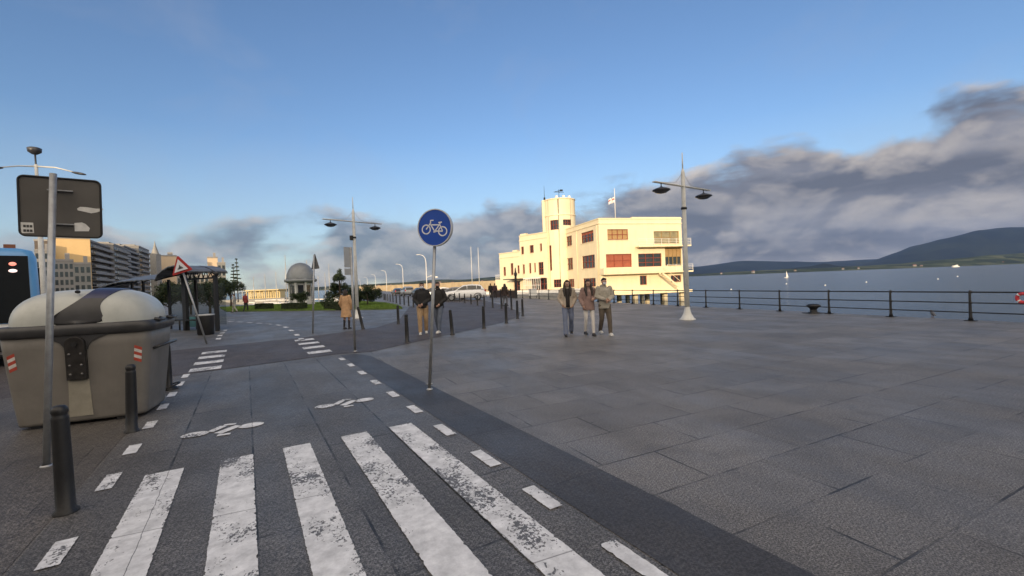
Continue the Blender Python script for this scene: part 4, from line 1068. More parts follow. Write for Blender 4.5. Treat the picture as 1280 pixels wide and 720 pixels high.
# local x: along the bus (away), y: to its left; corner at origin is its near right corner
M_BUSB = mat('bus_light_blue', (.10, .30, .58), .4, var=.05, coat=.5); M_BUSW = mat('bus_white', (.62, .62, .60), .35, var=.05, dirt=.2, coat=.4); M_BUSK = mat('bus_dark_glass', (.010, .012, .014), .35, var=.1, spec=.12)
LB, WB = 11.8, 2.5
def sec(z, ins): return [(x + LB / 2, y + WB / 2, z) for x, y in rrect(LB / 2 - ins, WB / 2 - ins, .22, 5)]
b = MB(); loft(b, [sec(.32, .05), sec(.42, 0), sec(1.12, 0)]); b.build('lower_body', M_BUSW, bus)
b = MB(); loft(b, [sec(1.12, 0.0), sec(1.5, .01), sec(2.85, .05), sec(3.05, .12), sec(3.12, .3)], cap0=False); b.build('upper_body', M_BUSB, bus)
b = MB(); loft(b, [sec(.2, .12), sec(.33, .06)]); b.build('skirt', M_BLACK, bus)
b = MB(); 
def wpan(pts): b.add(pts, [(0, 1, 2, 3)])
y0, y1 = .20, WB - .20
vs = [(-.03, y0, 1.14), (-.03, y1, 1.14), (.012, y1 - .02, 2.9), (.012, y0 + .02, 2.9)]; vs += [(x + .05, y, z) for x, y, z in vs]
b.add(vs, [(0, 1, 2, 3), (4, 5, 6, 7), (0, 1, 5, 4), (1, 2, 6, 5), (2, 3, 7, 6), (3, 0, 4, 7)]); b.build('rear_window', M_BUSK, bus)
for i in range(6):
    x0 = .9 + i * 1.75
    for yy in (-.012, WB + .012):
        b = MB(); b.box((x0 + .8, yy + (.02 if yy < 0 else -.02), 2.05), (1.62, .05, 1.15)); b.build('side_window', M_BUSK, bus, bevel=.015)
M_LENS = mat('tail_lamp_red', (.45, .02, .02), .25); 
def emis(name, col, s):
    mt, k, bs, out = new_mat(name); bs.inputs['Emission Color'].default_value = c4(col); bs.inputs['Emission Strength'].default_value = s; bs.inputs['Base Color'].default_value = c4(col); return mt
M_LIT = emis('lit_tail_lamp', (1, .30, .22), 1.0)
b = MB(); b.ell((-.035, .50, 2.68), (.03, .075, .05), 10, 6); b.build('tail_lamp', M_LIT, bus)
b = MB(); b.ell((-.035, .50, 2.50), (.03, .085, .045), 10, 6); b.build('tail_lamp', emis('lit_white_lamp', (1, .75, .7), 1.2), bus)
for x in (2.4, 8.9):
    for yy in (.2, WB - .2):
        b = MB(); b.tube([(x, yy - .14, .48), (x, yy + .14, .48)], .48, 22); wo = b.build('wheel', mat('tyre', (.02, .02, .02), .85), bus)
        b = MB(); b.tube([(x, yy - .16, .48), (x, yy + .16, .48)], .27, 18); b.build('rim', M_STEEL, wo)
b = MB(); b.box((-.05, WB / 2, .55), (.12, WB - .3, .3)); b.build('bumper', M_BLACK, bus, bevel=.03)
# ------------------------------------------------------------------ people
def remesh(mb, vox, smooth=6, name='tmp'):
    me = bpy.data.meshes.new(name); me.from_pydata([tuple(p) for p in mb.v], [], mb.f)
    o = bpy.data.objects.new(name, me); COL.objects.link(o)
    md = o.modifiers.new('r', 'REMESH'); md.mode = 'VOXEL'; md.voxel_size = vox
    if smooth:
        ms = o.modifiers.new('s', 'SMOOTH'); ms.factor = .5; ms.iterations = smooth
    dg = bpy.context.evaluated_depsgraph_get(); ev = o.evaluated_get(dg)
    m2 = bpy.data.meshes.new_from_object(ev)
    bpy.data.objects.remove(o); bpy.data.meshes.remove(me)
    for p in m2.polygons: p.use_smooth = True
    return m2
def blob(name, mb, material, parent, vox=.012, smooth=4):
    me = remesh(mb, vox, smooth); me.name = name; me.materials.clear(); me.materials.append(material)
    o = bpy.data.objects.new(name, me); COL.objects.link(o); o.parent = parent
    return o
def caps(b, a, c, r0, r1, flat=1.0):
    a = Vector(a); c = Vector(c); b.tube([a, a.lerp(c, .5), c], [r0, (r0 + r1) / 2, r1], 12, flat=flat)
    b.ell(a, (r0 * .99,) * 3, 12, 8); b.ell(c, (r1 * .99,) * 3, 12, 8)
def chain(b, pts, rad):
    for i in range(len(pts) - 1): caps(b, pts[i], pts[i + 1], rad[i], rad[i + 1])
M_SKIN = mat('skin', (.42, .25, .18), .55, var=.08, scale=20)
M_HAIRD = mat('dark_brown_hair', (.018, .011, .008), .55, var=.3, scale=60, bump=.6, bscale=160)
def cloth(n, c, v=.2): return mat(n, c, .85, var=v, scale=9, bump=.5, bscale=22)
def person(label, base, rz, H=1.70, steps=((-.12, 0), (.14, .02)), arms=None, top=None, topmat=None, hem=.88, coat=False, legmat=None, legw=1.0, shoemat=None, hair='short', mask=None, hood=False, sw=.175, group=None, inner=None, flare=0, cap=None, turn=0.0):
    k_ = H / 1.70
    t = thing('person', label, 'person', base, rz, group); t.scale = (k_, k_, k_)
    # front of the figure is -y
    hipz = .90
    hips = [(s * .088, 0, hipz) for s in (-1, 1)]
    feet = []; knees = []
    for i, s in enumerate((-1, 1)):
        dy, lift = steps[i]
        an = Vector((s * .095, dy, .085 + lift)); kn = Vector((s * .098, dy * .42 - .045 - lift * .6, .485 + lift * .35))
        feet.append(an); knees.append(kn)
    sho = [Vector((s * sw, .01, 1.40)) for s in (-1, 1)]
    arms = arms or (((-.24, .03, 1.13), (-.23, -.05, .90)), ((.24, .03, 1.13), (.23, -.05, .90)))
    # body: one skin surface
    b = MB()
    b.ell((0, 0, .93), (.150, .105, .13)); b.ell((0, .0, 1.10), (.135, .095, .18)); b.ell((0, .0, 1.29), (.155, .105, .16))
    caps(b, (0, .01, 1.38), (0, -.005, 1.50), .062, .052)
    HM = Matrix.Rotation(turn, 4, 'Z')
    hc = Vector((0, -.018, 1.595))
    b.ell(hc, (.074, .092, .108), 16, 12, HM); b.ell(hc + HM @ Vector((0, -.035, -.062)), (.050, .050, .045), 12, 8, HM)
    b.ell(hc + HM @ Vector((0, -.098, -.012)), (.014, .022, .026), 8, 6, HM)
    for s in (-1, 1): b.ell(hc + HM @ Vector((s * .075, .008, -.005)), (.012, .022, .032), 8, 6, HM)
    for i, s in enumerate((-1, 1)):
        caps(b, hips[i], knees[i], .078, .055); caps(b, knees[i], feet[i], .053, .036)
        b.ell(feet[i] + Vector((0, -.06, -.045)), (.04, .115, .038))
        e, wv = (Vector(q) for q in arms[i])
        caps(b, sho[i], e, .050, .040); caps(b, e, wv, .040, .027)
        hd = (wv - e).normalized(); side = Vector((s, 0, 0)); side = (side - hd * side.dot(hd)).normalized(); pn = hd.cross(side)
        inw = Vector((-s * .35, -.3, 0))
        b.ell(wv + hd * .05, (.036, .024, .048), 10, 8)
        for f in range(4):
            fo = pn * (f - 1.5) * .019
            p0 = wv + hd * .08 + fo; p1 = p0 + hd * (.038 - .004 * abs(f - 1.3)) + inw * .012; p2 = p1 + hd * .024 + inw * .035
            caps(b, p0, p1, .0095, .009); caps(b, p1, p2, .009, .008)
        th0 = wv + hd * .03 + pn * -.028; th1 = th0 + hd * .03 + pn * -.022 + inw * .02; caps(b, th0, th1, .012, .010); caps(b, th1, th1 + hd * .028 + inw * .02, .010, .009)
    blob('body', b, M_SKIN, t, .0085, 3)
    # trousers
    b = MB(); b.ell((0, 0, .945), (.162, .118, .12))
    for i, s in enumerate((-1, 1)):
        a = Vector(feet[i]) + Vector((0, .005, .0))
        chain(b, [hips[i], Vector(hips[i]).lerp(knees[i], .5), knees[i], Vector(knees[i]).lerp(a, .55), a + Vector((0, 0, .0))], [.100 * legw, .088 * legw, .071 * legw, .064 * legw * (1 + flare * .4), .056 * legw * (1 + flare)])
    blob('trousers', b, legmat, t, .013, 3)
    # shoes
    for i, s in enumerate((-1, 1)):
        b = MB(); f = Vector(feet[i]); tilt = steps[i][1]
        b.ell(f + Vector((0, -.085, -.047)), (.046, .10, .040)); b.ell(f + Vector((0, .0, -.03)), (.045, .06, .055)); b.box(f + Vector((0, -.05, -.075)), (.088, .25, .022))
        blob('shoe', b, shoemat, t, .011, 3)
    # jacket
    b = MB()
    wz = [(1.42, .105, .075), (1.34, .185, .118), (1.22, .185, .125), (1.08, .172, .122), (.98, .178, .128)]
    if coat: wz += [(.8, .205, .15), (.62, .23, .168), (hem, .245, .178)]
    else: wz += [(hem, .192, .138)]
    n_ = 24
    loft(b, [[(wx * math.cos(2 * PI * j / n_), wy * math.sin(2 * PI * j / n_), z) for j in range(n_)] for z, wx, wy in wz])
    for i, s in enumerate((-1, 1)):
        e, wv = (Vector(q) for q in arms[i])
        caps(b, sho[i], e, .078, .064); caps(b, e, e.lerp(wv, .98), .064, .050)
    caps(b, (0, .012, 1.42), (0, .005, 1.47), .085, .075)
    if hood: b.ell((0, .075, 1.45), (.115, .075, .075))
    blob('coat' if coat else 'jacket', b, topmat, t, .013, 4)
    if inner:
        b = MB(); loft(b, [[(x_ * w2, y_ - .005, z) for x_, y_ in ((-1, -d2), (-.5, -d2 - .015), (.5, -d2 - .015), (1, -d2), (.6, -d2 + .05), (-.6, -d2 + .05))] for z, w2, d2 in ((1.45, .05, .065), (1.34, .06, .112), (1.2, .062, .122), (1.05, .06, .120), (hem + .02, .06, .132))]); b.build('inner_top', inner, t)
    # hair
    b = MB()
    if hair != 'none':
        b.ell(hc + HM @ Vector((0, .022, .026)), (.082, .092, .098), 16, 12, HM)
        b.ell(hc + HM @ Vector((0, -.045, .078)), (.068, .05, .034), 12, 8, HM)
        if hair == 'long':
            for s in (-1, 1):
                chain(b, [hc + HM @ Vector((s * .07, .0, .03)), hc + HM @ Vector((s * .088, -.012, -.09)), hc + Vector((s * .095, -.07, -.20)), hc + Vector((s * .09, -.125, -.36))], [.035, .042, .045, .024])
            chain(b, [hc + HM @ Vector((0, .06, .0)), hc + HM @ Vector((0, .09, -.16)), hc + Vector((0, .12, -.38))], [.075, .085, .05])
        if hair == 'bob':
            chain(b, [hc + HM @ Vector((0, .04, .0)), hc + HM @ Vector((0, .05, -.10))], [.085, .088])
        blob('hair', b, M_HAIRD, t, .010, 2)
    if cap:
        b = MB(); b.ell(hc + Vector((0, .01, .05)), (.09, .10, .072)); b.ell(hc + Vector((0, -.10, .03)), (.06, .07, .012)); blob('cap', b, cap, t, .010, 2)
    if mask:
        b = MB(); b.ell(hc + HM @ Vector((0, -.058, -.048)), (.058, .058, .048), 14, 10, HM); blob('face_mask', b, mask, t, .008, 2)
    else:
        b = MB(); b.ell(hc + HM @ Vector((0, -.088, -.06)), (.022, .008, .007), 10, 6, HM); b.build('mouth', mat('lips', (.25, .08, .07), .5), t)
    for s in (-1, 1):
        b = MB(); b.ell(hc + HM @ Vector((s * .030, -.088, .012)), (.013, .008, .008), 8, 6, HM); b.build('eye', mat('eye_dark', (.03, .02, .015), .3), t)
    return t
CL = cloth
M_TRAIN_W = mat('white_trainer', (.62, .61, .58), .6, var=.08, dirt=.15); M_SHOE_D = mat('dark_shoe', (.025, .024, .024), .6)
M_MASKW = mat('pale_face_mask', (.60, .62, .66), .8, var=.05)
# three walking towards the camera
person('woman with long dark hair in an open beige jacket and flared blue jeans', G(711, 419.5), R(-4), 1.70, ((-.20, 0), (.22, .05)),
       (((-.255, .05, 1.14), (-.165, -.05, .97)), ((.255, .05, 1.14), (.165, -.05, .97))), topmat=CL('beige_fleece', (.40, .335, .265)), hem=.86, legmat=CL('blue_denim', (.135, .16, .235)), flare=.35, legw=.98,
       shoemat=M_SHOE_D, hair='long', inner=CL('black_top', (.02, .015, .015)), sw=.16, group='three people walking together across the plaza')
person('woman with long hair in a mauve-brown jacket and white trousers, walking in the middle', G(737, 419.3), R(6), 1.69, ((.12, .03), (-.13, 0)),
       (((-.25, .03, 1.13), (-.20, -.10, .93)), ((.23, .02, 1.15), (.10, -.19, 1.12))), topmat=CL('mauve_brown_jacket', (.25, .165, .145)), hem=.78, legmat=CL('white_trousers', (.56, .53, .50), .08), legw=.80,
       shoemat=M_SHOE_D, hair='long', sw=.16, group='three people walking together across the plaza', turn=R(-12))
person('man in a khaki hooded jacket and brown trousers with pale mask and clasped hands', G(757, 418.8), R(8), 1.72, ((.18, .05), (-.17, 0)),
       (((-.255, .0, 1.15), (-.045, -.215, 1.07)), ((.255, .0, 1.15), (.045, -.225, 1.04))), topmat=CL('khaki_jacket', (.32, .295, .245)), hem=.80, hood=True, legmat=CL('brown_trousers', (.095, .075, .056)), legw=1.03,
       shoemat=M_TRAIN_W, hair='short', mask=M_MASKW, sw=.18, group='three people walking together across the plaza')
# two young men behind the cycle sign
person('young man in a black hoodie and tan trousers left of the cycle sign post', G(529.5, 417.5), R(10), 1.81, ((-.10, 0), (.12, .02)),
       (((-.26, .02, 1.14), (-.13, -.17, .98)), ((.26, .02, 1.14), (.02, -.21, 1.0))), topmat=CL('black_hoodie', (.012, .012, .013)), hem=.86, hood=True, legmat=CL('tan_trousers', (.36, .245, .14)), legw=1.08,
       shoemat=M_TRAIN_W, hair='short', mask=M_MASKW, sw=.158, group='two young men beside the cycle sign')
person('young man in a black jacket and blue jeans right of the cycle sign post', G(549.5, 416.5), R(-18), 1.81, ((.14, 0), (-.20, .03)),
       (((-.25, .02, 1.14), (-.10, -.18, 1.0)), ((.27, .03, 1.14), (.14, -.16, .98))), topmat=CL('black_jacket', (.014, .013, .013)), hem=.84, legmat=CL('dark_denim', (.09, .11, .15)), legw=1.0,
       shoemat=M_TRAIN_W, hair='short', mask=CL('black_mask', (.015, .015, .016)), sw=.158, group='two young men beside the cycle sign', turn=R(20))
person('person in a long camel coat with back turned beside the white lamp', G(433.5, 411.5), R(172), 1.66, ((-.03, 0), (.03, 0)),
       (((-.25, .02, 1.13), (-.22, -.06, .92)), ((.25, .02, 1.13), (.22, -.06, .92))), topmat=CL('camel_coat', (.46, .28, .15)), hem=.52, coat=True, legmat=CL('dark_tights', (.02, .02, .022)), legw=.72,
       shoemat=M_SHOE_D, hair='bob', sw=.165)
person('distant walker in a dark red jacket and black trousers near the grass', G(307.5, 389.5), R(160), 1.66, ((-.12, 0), (.14, .02)), topmat=CL('dark_red_jacket', (.20, .03, .03)), hem=.80, legmat=CL('black_trousers', (.018, .018, .02)), shoemat=M_SHOE_D, hair='none', cap=CL('white_cap', (.55, .53, .50)), group='distant walkers near the grass')
person('distant walker in pale grey clothes striding in front of the small tree', G(293.5, 390.5), R(-80), 1.60, ((-.22, 0), (.24, .04)), topmat=CL('pale_grey_top', (.30, .29, .27)), hem=.84, legmat=CL('pale_trousers', (.33, .32, .28)), shoemat=M_SHOE_D, hair='short', group='distant walkers near the grass')
person('lone walker in a dark brown jacket beyond the far bollard row by the club railing', G(631.5, 382.5), R(150), 1.62, ((-.14, 0), (.16, .03)), topmat=CL('dark_brown_jacket', (.035, .022, .018)), hem=.80, legmat=CL('dark_grey_trousers', (.09, .09, .10)), shoemat=M_SHOE_D, hair='long', group='far walkers by the club')
for i, (x, y, rz) in enumerate(((619, 372.6, 170), (613.5, 372.2, 200))):
    person(('dark-clothed figure nearer the club wall, right of the white parked car', 'dark-clothed figure just behind the tail of the white parked car')[i], G(x, y), R(rz), 1.66, ((-.1, 0), (.12, .02)), topmat=CL('black_jacket', (.014, .013, .013)) if i else CL('plum_jacket', (.05, .025, .03)), hem=.82, legmat=CL('black_trousers', (.018, .018, .02)), shoemat=M_SHOE_D, hair='short', group='far walkers by the club')

# ------------------------------------------------------------------ cars
M_TYRE = mat('tyre', (.02, .02, .02), .85); M_CGL = glass_mat('car_glass', (.015, .018, .02), .05)
M_HEAD = mat('headlamp_glass', (.45, .47, .5), .15, var=.05); M_TAIL = mat('tail_lamp_red', (.45, .02, .02), .25)
M_PLAS = mat('car_trim_black', (.02, .02, .021), .6)
def car(label, base, rz, paint_m, suv=True, group='parked cars'):
    t = thing('parked_car', label, 'car', base, rz, group)
    L, Wd_, Ht = (4.5, 1.84, 1.66) if suv else (4.3, 1.76, 1.46)
    h = Ht / 1.66
    # x forward; sections (x, bottom, shoulder height, half width)
    S_ = [(2.25, .42, .70, .62), (2.2, .30, .86, .74), (1.95, .26, .96, .84), (1.45, .24, 1.03, .90), (.8, .24, 1.08, .92), (0, .24, 1.09, .92), (-1.0, .24, 1.10, .92), (-1.7, .26, 1.10, .90), (-2.05, .30, 1.06, .86), (-2.2, .40, .96, .78), (-2.25, .5, .8, .68)]
    rings = []
    for x, zb, zs, hw in S_:
        zs *= h; zm = (zb + zs) / 2
        pr = [(-hw * .80, zb), (-hw * .97, zb + .10), (-hw, zm), (-hw * .965, zs - .12), (-hw * .86, zs), (hw * .86, zs), (hw * .965, zs - .12), (hw, zm), (hw * .97, zb + .10), (hw * .80, zb)]
        rings.append([(x * L / 4.5, y * Wd_ / 1.84, z) for y, z in pr])
    b = MB(); loft(b, rings); body = b.build('body', paint_m, t)
    C_ = [(1.05, 1.04, .80), (.55, 1.36, .74), (.15, 1.60, .66), (-.6, 1.66, .66), (-1.4, 1.62, .64), (-1.75, 1.50, .64), (-2.08, 1.08, .76)]
    if not suv: C_ = [(1.0, 1.02, .78), (.5, 1.36, .72), (.0, 1.58, .64), (-.6, 1.62, .63), (-1.2, 1.52, .63), (-1.75, 1.26, .68), (-1.95, 1.08, .74)]
    rings = []
    for x, zt, hw in C_:
        zt *= h; zb = 1.02 * h; hb = .82
        rings.append([(x * L / 4.5, y, z) for y, z in ((-hb, zb), (-(hb + hw) / 2 - .01, (zb + zt) / 2), (-hw, zt - .05), (-hw * .86, zt), (hw * .86, zt), (hw, zt - .05), ((hb + hw) / 2 + .01, (zb + zt) / 2), (hb, zb))])
    b = MB(); loft(b, rings); b.build('cabin', paint_m, t)
    def xz(x):
        for i in range(len(C_) - 1):
            if C_[i][0] >= x >= C_[i + 1][0]:
                f = (C_[i][0] - x) / (C_[i][0] - C_[i + 1][0]); return (C_[i][1] * (1 - f) + C_[i + 1][1] * f) * h, C_[i][2] * (1 - f) + C_[i + 1][2] * f
        return 1.1 * h, .75
    for s in (-1, 1):
        for xa, xb in ((.78, -.22), (-.28, -1.22), (-1.28, -1.72)):
            top = []; bot = []
            for i in range(5):
                x = xa + (xb - xa) * i / 4; zt, hw = xz(x); z1 = zt - .10; z0 = 1.13 * h
                z1 = max(z1, z0 + .02)
                yb = .82 - (.82 - hw) * (z0 - 1.02 * h) / max(.05, zt - 1.02 * h); yt = .82 - (.82 - hw) * (z1 - 1.02 * h) / max(.05, zt - 1.02 * h)
                top.append((x * L / 4.5, s * (yt + .028), z1)); bot.append((x * L / 4.5, s * (yb + .028), z0))
            b = MB(); vs = bot + top; b.add(vs, [(i, i + 1, 6 + i, 5 + i) for i in range(4)]); b.build('side_window', M_CGL, t)
    z0, h0 = xz(.95); z1, h1 = xz(.22)
    b = MB(); b.add([(.97 * L / 4.5 + .03, -.70, z0 + .06), (.97 * L / 4.5 + .03, .70, z0 + .06), (.24 * L / 4.5 + .03, .58, z1 - .02), (.24 * L / 4.5 + .03, -.58, z1 - .02)], [(0, 1, 2, 3)])
    for v_ in range(4): b.v[v_].z += .02
    b.build('windscreen', M_CGL, t)
    xr = C_[-1][0]; b = MB(); z2, h2 = xz(-1.78); b.add([((xr + .02) * L / 4.5 - .05, -.64, 1.14 * h), ((xr + .02) * L / 4.5 - .05, .64, 1.14 * h), (-1.80 * L / 4.5 - .05, .56, z2 - .02), (-1.80 * L / 4.5 - .05, -.56, z2 - .02)], [(0, 1, 2, 3)]); b.build('rear_window', M_CGL, t)
    for s in (-1, 1):
        for x in (1.38, -1.36):
            b = MB(); xx = x * L / 4.5; yy = s * .80 * Wd_ / 1.84
            b.tube([(xx, yy - .10, .34), (xx, yy - .09, .34), (xx, yy + .09, .34), (xx, yy + .10, .34)], [.30, .345, .345, .30], 22); wo = b.build('wheel', M_TYRE, t)
            b = MB(); b.tube([(xx, yy - .115, .34), (xx, yy + .115, .34)], .215, 16); b.build('rim', M_STEEL, wo)
            b = MB(); b.tube([(xx + .40 * math.cos(q * PI / 10), s * (.918 * Wd_ / 1.84), .34 + .40 * math.sin(q * PI / 10)) for q in range(11)], .035, 6); b.build('wheel_arch', M_PLAS, t)
        b = MB(); b.ell((2.08 * L / 4.5, s * .66, .80 * h), (.13, .15, .07), 12, 8); b.build('headlight', M_HEAD, t)
        b = MB(); b.ell((-2.14 * L / 4.5, s * .74, .98 * h), (.09, .10, .16), 10, 8); b.build('tail_light', M_TAIL, t)
        b = MB(); b.ell((.72 * L / 4.5, s * .98, 1.10 * h), (.07, .10, .07), 10, 8); b.build('mirror', paint_m, t)
    b = MB(); b.box((2.19 * L / 4.5, 0, .42), (.14, 1.3, .2)); b.build('front_grille', M_PLAS, t, bevel=.03)
    b = MB(); b.box((0, 0, .27), (3.9 * L / 4.5, 1.5, .10)); b.build('underbody', M_PLAS, t)
    return t
M_CWHITE = mat('white_car_paint', (.80, .80, .79), .3, var=.03, coat=.6, dirt=.05); M_CGREY = mat('silver_car_paint', (.28, .29, .30), .3, .4, var=.05, coat=.5); M_CDARK = mat('dark_car_paint', (.03, .032, .036), .3, var=.1, coat=.6)
cpos = Y(581.5, 374.5, 47.5); cpos.z = 0
car('white SUV parked side-on, nearest of the cars before the club', cpos, PI + R(4), M_CWHITE)
car('silver car parked directly behind the white SUV with its bonnet showing left', Vector((-6.9, 50.6, 0)), PI + R(6), M_CGREY, False)
car('white car two rows behind the white SUV, its dark windscreen facing left', Vector((-8.9, 54.5, 0)), PI + R(10), M_CWHITE, False)
car('dark car at the rear of the row behind the white SUV', Vector((-10.6, 58.6, 0)), PI + R(12), M_CDARK, False)
for i, (x, y, m_, lab) in enumerate(((-20.5, 70, M_CDARK, 'black car parked left of the far promenade, nearest of its row'), (-24.5, 79, M_CGREY, 'silver car parked in the middle of the far promenade row'), (-28.5, 88, M_CDARK, 'dark car farthest along the promenade row'))):
    car(lab, Vector((x + 6, y, 0)), R(115), m_, bool(i % 2), 'cars along the far promenade')
# ------------------------------------------------------------------ grass, hedges, trees
def leaf_mat(name, a, b_):
    mt, k, bs, out = new_mat(name)
    tc = k.n('ShaderNodeTexCoord').outputs['Object']
    oi = k.n('ShaderNodeNewGeometry')
    k.set(bs.inputs['Base Color'], k.ramp(k.math('ADD', k.math('MULTIPLY', k.noise(tc, 1.4, 3), .7), k.math('MULTIPLY', oi.outputs['Random Per Island'], .35)), [(.3, a), (.75, b_)]))
    bs.inputs['Roughness'].default_value = .65; bs.inputs['Specular IOR Level'].default_value = .25
    return mt
M_LEAFD = leaf_mat('dark_evergreen_leaves', (.012, .022, .010), (.045, .065, .025))
M_LEAFM = leaf_mat('shrub_leaves', (.022, .038, .014), (.07, .10, .035))
M_BARK = mat('bark', (.07, .052, .038), .9, var=.3, scale=8, bump=.6)
M_GRASS = leaf_mat('grass_blades', (.06, .11, .016), (.15, .23, .04))
M_TURF = mat('turf', (.08, .125, .025), .95, var=.3, scale=1.5)
gp = [G(503, 386.2), G(478, 387.2), G(440, 387.6), G(380, 388.6), G(330, 389.3), G(283, 390), Vector((-34, 52, 0)), Vector((-26, 58, 0)), Vector((-18.5, 55, 0)), Vector((-13.2, 46.5, 0)), Vector((-10.0, 39, 0))]
b = MB(); b.prism([p.to_2d()[:] for p in gp], .0, .10)
gl = struct(b.build('lawn', M_TURF))
def inside(p, poly):
    c = False; n = len(poly)
    for i in range(n):
        a, q = poly[i], poly[i - 1]
        if (a.y > p[1]) != (q.y > p[1]) and p[0] < (q.x - a.x) * (p[1] - a.y) / (q.y - a.y) + a.x: c = not c
    return c
rg = random.Random(3); vs = []; fs = []
mnx, mxx = min(p.x for p in gp), max(p.x for p in gp); mny, mxy = min(p.y for p in gp), max(p.y for p in gp)
while len(fs) < 42000:
    x = rg.uniform(mnx, mxx); y = mny + (mxy - mny) * rg.random() ** 1.3
    if not inside((x, y), gp): continue
    a = rg.uniform(0, PI); h = rg.uniform(.05, .13); q = .016
    o = len(vs)
    vs += [(x - q * math.cos(a), y - q * math.sin(a), .095), (x + q * math.cos(a), y + q * math.sin(a), .095), (x + rg.uniform(-.05, .05), y + rg.uniform(-.05, .05), .095 + h)]
    fs.append((o, o + 1, o + 2))
b = MB(); b.add(vs, fs); go = b.build('grass', M_GRASS); tag(go, 'short green grass covering the lawn beyond the street', 'grass'); struct(go, 'stuff')
def leaves(b, c, r_, n, size, rnd, shell=.55):
    for i in range(n):
        d = Vector((rnd.gauss(0, 1), rnd.gauss(0, 1), rnd.gauss(0, 1))).normalized()
        q = shell + (1 - shell) * rnd.random() if rnd.random() < .7 else rnd.random()
        p = Vector(c) + Vector((d.x * r_[0], d.y * r_[1], d.z * r_[2])) * q
        a = Vector((rnd.gauss(0, 1), rnd.gauss(0, 1), rnd.gauss(0, 1))).normalized(); e = a.cross(d if abs(a.dot(d)) < .9 else Vector((0, 0, 1))).normalized()
        s = size * rnd.uniform(.6, 1.4)
        b.add([p - a * s, p + e * s * .45, p + a * s, p - e * s * .45], [(0, 1, 2, 3)])
def tree(name, label, cat, base, clumps, n, size, seed, trunk=(.09, 1.2), m_=None, group=None):
    rnd = random.Random(seed); t = thing(name, label, cat, base, 0, group)
    b = MB(); b.tube([(0, 0, 0), (.03, 0, trunk[1] * .5), (0, .02, trunk[1])], [trunk[0], trunk[0] * .8, trunk[0] * .5], 8)
    for c, r_ in clumps[:7]: b.tube([(0, 0, trunk[1] * .5), Vector(c) * .6 + Vector((0, 0, trunk[1] * .25)), c], [trunk[0] * .45, trunk[0] * .3, trunk[0] * .1], 5)
    b.build('trunk', M_BARK, t)
    b = MB(); vol = sum(r_[0] * r_[1] * r_[2] for c, r_ in clumps) ** 1
    for c, r_ in clumps: leaves(b, c, r_, max(30, int(n * (r_[0] * r_[1] * r_[2]) ** .67 / sum((q[0] * q[1] * q[2]) ** .67 for _, q in clumps))), size, rnd)
    b.build('crown', m_ or M_LEAFD, t)
    return t
def cone_clumps(H, R_, n, seed, z0=.3, p=.8):
    rnd = random.Random(seed); out_ = []
    for i in range(n):
        f = rnd.random() ** .9; z = z0 + (H - z0) * f; rr = R_ * (1 - f) ** p + .12; a = rnd.uniform(0, 2 * PI); d = rr * rnd.uniform(.2, .85)
        s = .28 * R_ * rnd.uniform(.7, 1.35) * (1.1 - .6 * f)
        out_.append(((d * math.cos(a), d * math.sin(a), z), (s * 1.2, s * 1.2, s)))
    return out_
def round_clumps(H, R_, n, seed, z0=.6):
    rnd = random.Random(seed); out_ = []
    for i in range(n):
        d = Vector((rnd.gauss(0, 1), rnd.gauss(0, 1), rnd.gauss(0, 1))).normalized() * rnd.uniform(.35, .95); s = R_ * rnd.uniform(.22, .42)
        out_.append(((d.x * R_, d.y * R_, z0 + (H - z0) * (.5 + d.z * .42)), (s, s, s * .8)))
    return out_
ty = 41.0
tpos = Y(425, 375, ty); tpos.z = .09
tree('conifer', 'dark pointed conifer on the lawn left of the white lamp', 'tree', tpos, cone_clumps(3.2, 1.45, 30, 1) + [((.1, 0, 3.3), (.16, .16, .25))], 7000, .075, 1, (.12, 2.6), group='dark shrubs on the lawn')
tpos = Y(459, 374, 42); tpos.z = .09
tree('shrub', 'low rounded dark shrub on the lawn right of the white lamp', 'shrub', tpos, round_clumps(2.2, 1.25, 24, 4, .05), 5500, .07, 4, (.08, 1.0), group='dark shrubs on the lawn')
tpos = Y(443, 375, 43); tpos.z = .09
tree('shrub', 'dark shrub directly behind the white lamp pole', 'shrub', tpos, round_clumps(1.8, 1.1, 18, 14, .05), 4000, .07, 24, (.08, .9), group='dark shrubs on the lawn')
tpos = Y(375.5, 378, 47); tpos.z = .09
tree('shrub', 'small dark shrub in front of the domed kiosk', 'shrub', tpos, round_clumps(1.75, .95, 18, 5, .05), 4000, .06, 5, (.06, .8), group='dark shrubs on the lawn')
tpos = Y(289, 386, 56); tpos.z = 0
tree('spreading_tree', 'broad dark tree behind the walkers, right of the shelter', 'tree', tpos, round_clumps(3.7, 1.6, 26, 6, 1.2), 6000, .08, 6, (.12, 1.8), group='dark trees beyond the shelter')
for i, (px, H) in enumerate(((293, 6.6), (297.5, 7.8))):
    tpos = Y(px, 372, 78 + i * 3); tpos.z = 0
    cl = []
    for j in range(9):
        z = 2.2 + (H - 2.2) * j / 8
        for q in range(5): a = q * 1.257 + j; rr = .9 * (1 - j / 10); cl.append(((rr * .6 * math.cos(a), rr * .6 * math.sin(a), z), (rr * .45, rr * .45, .10)))
    tree('araucaria', ('shorter sparse layered araucaria left of its twin beyond the broad tree', 'taller sparse layered araucaria rising beyond the broad tree')[i], 'tree', tpos, cl, 2400, .09, 30 + i, (.10, H), group='dark trees beyond the shelter')
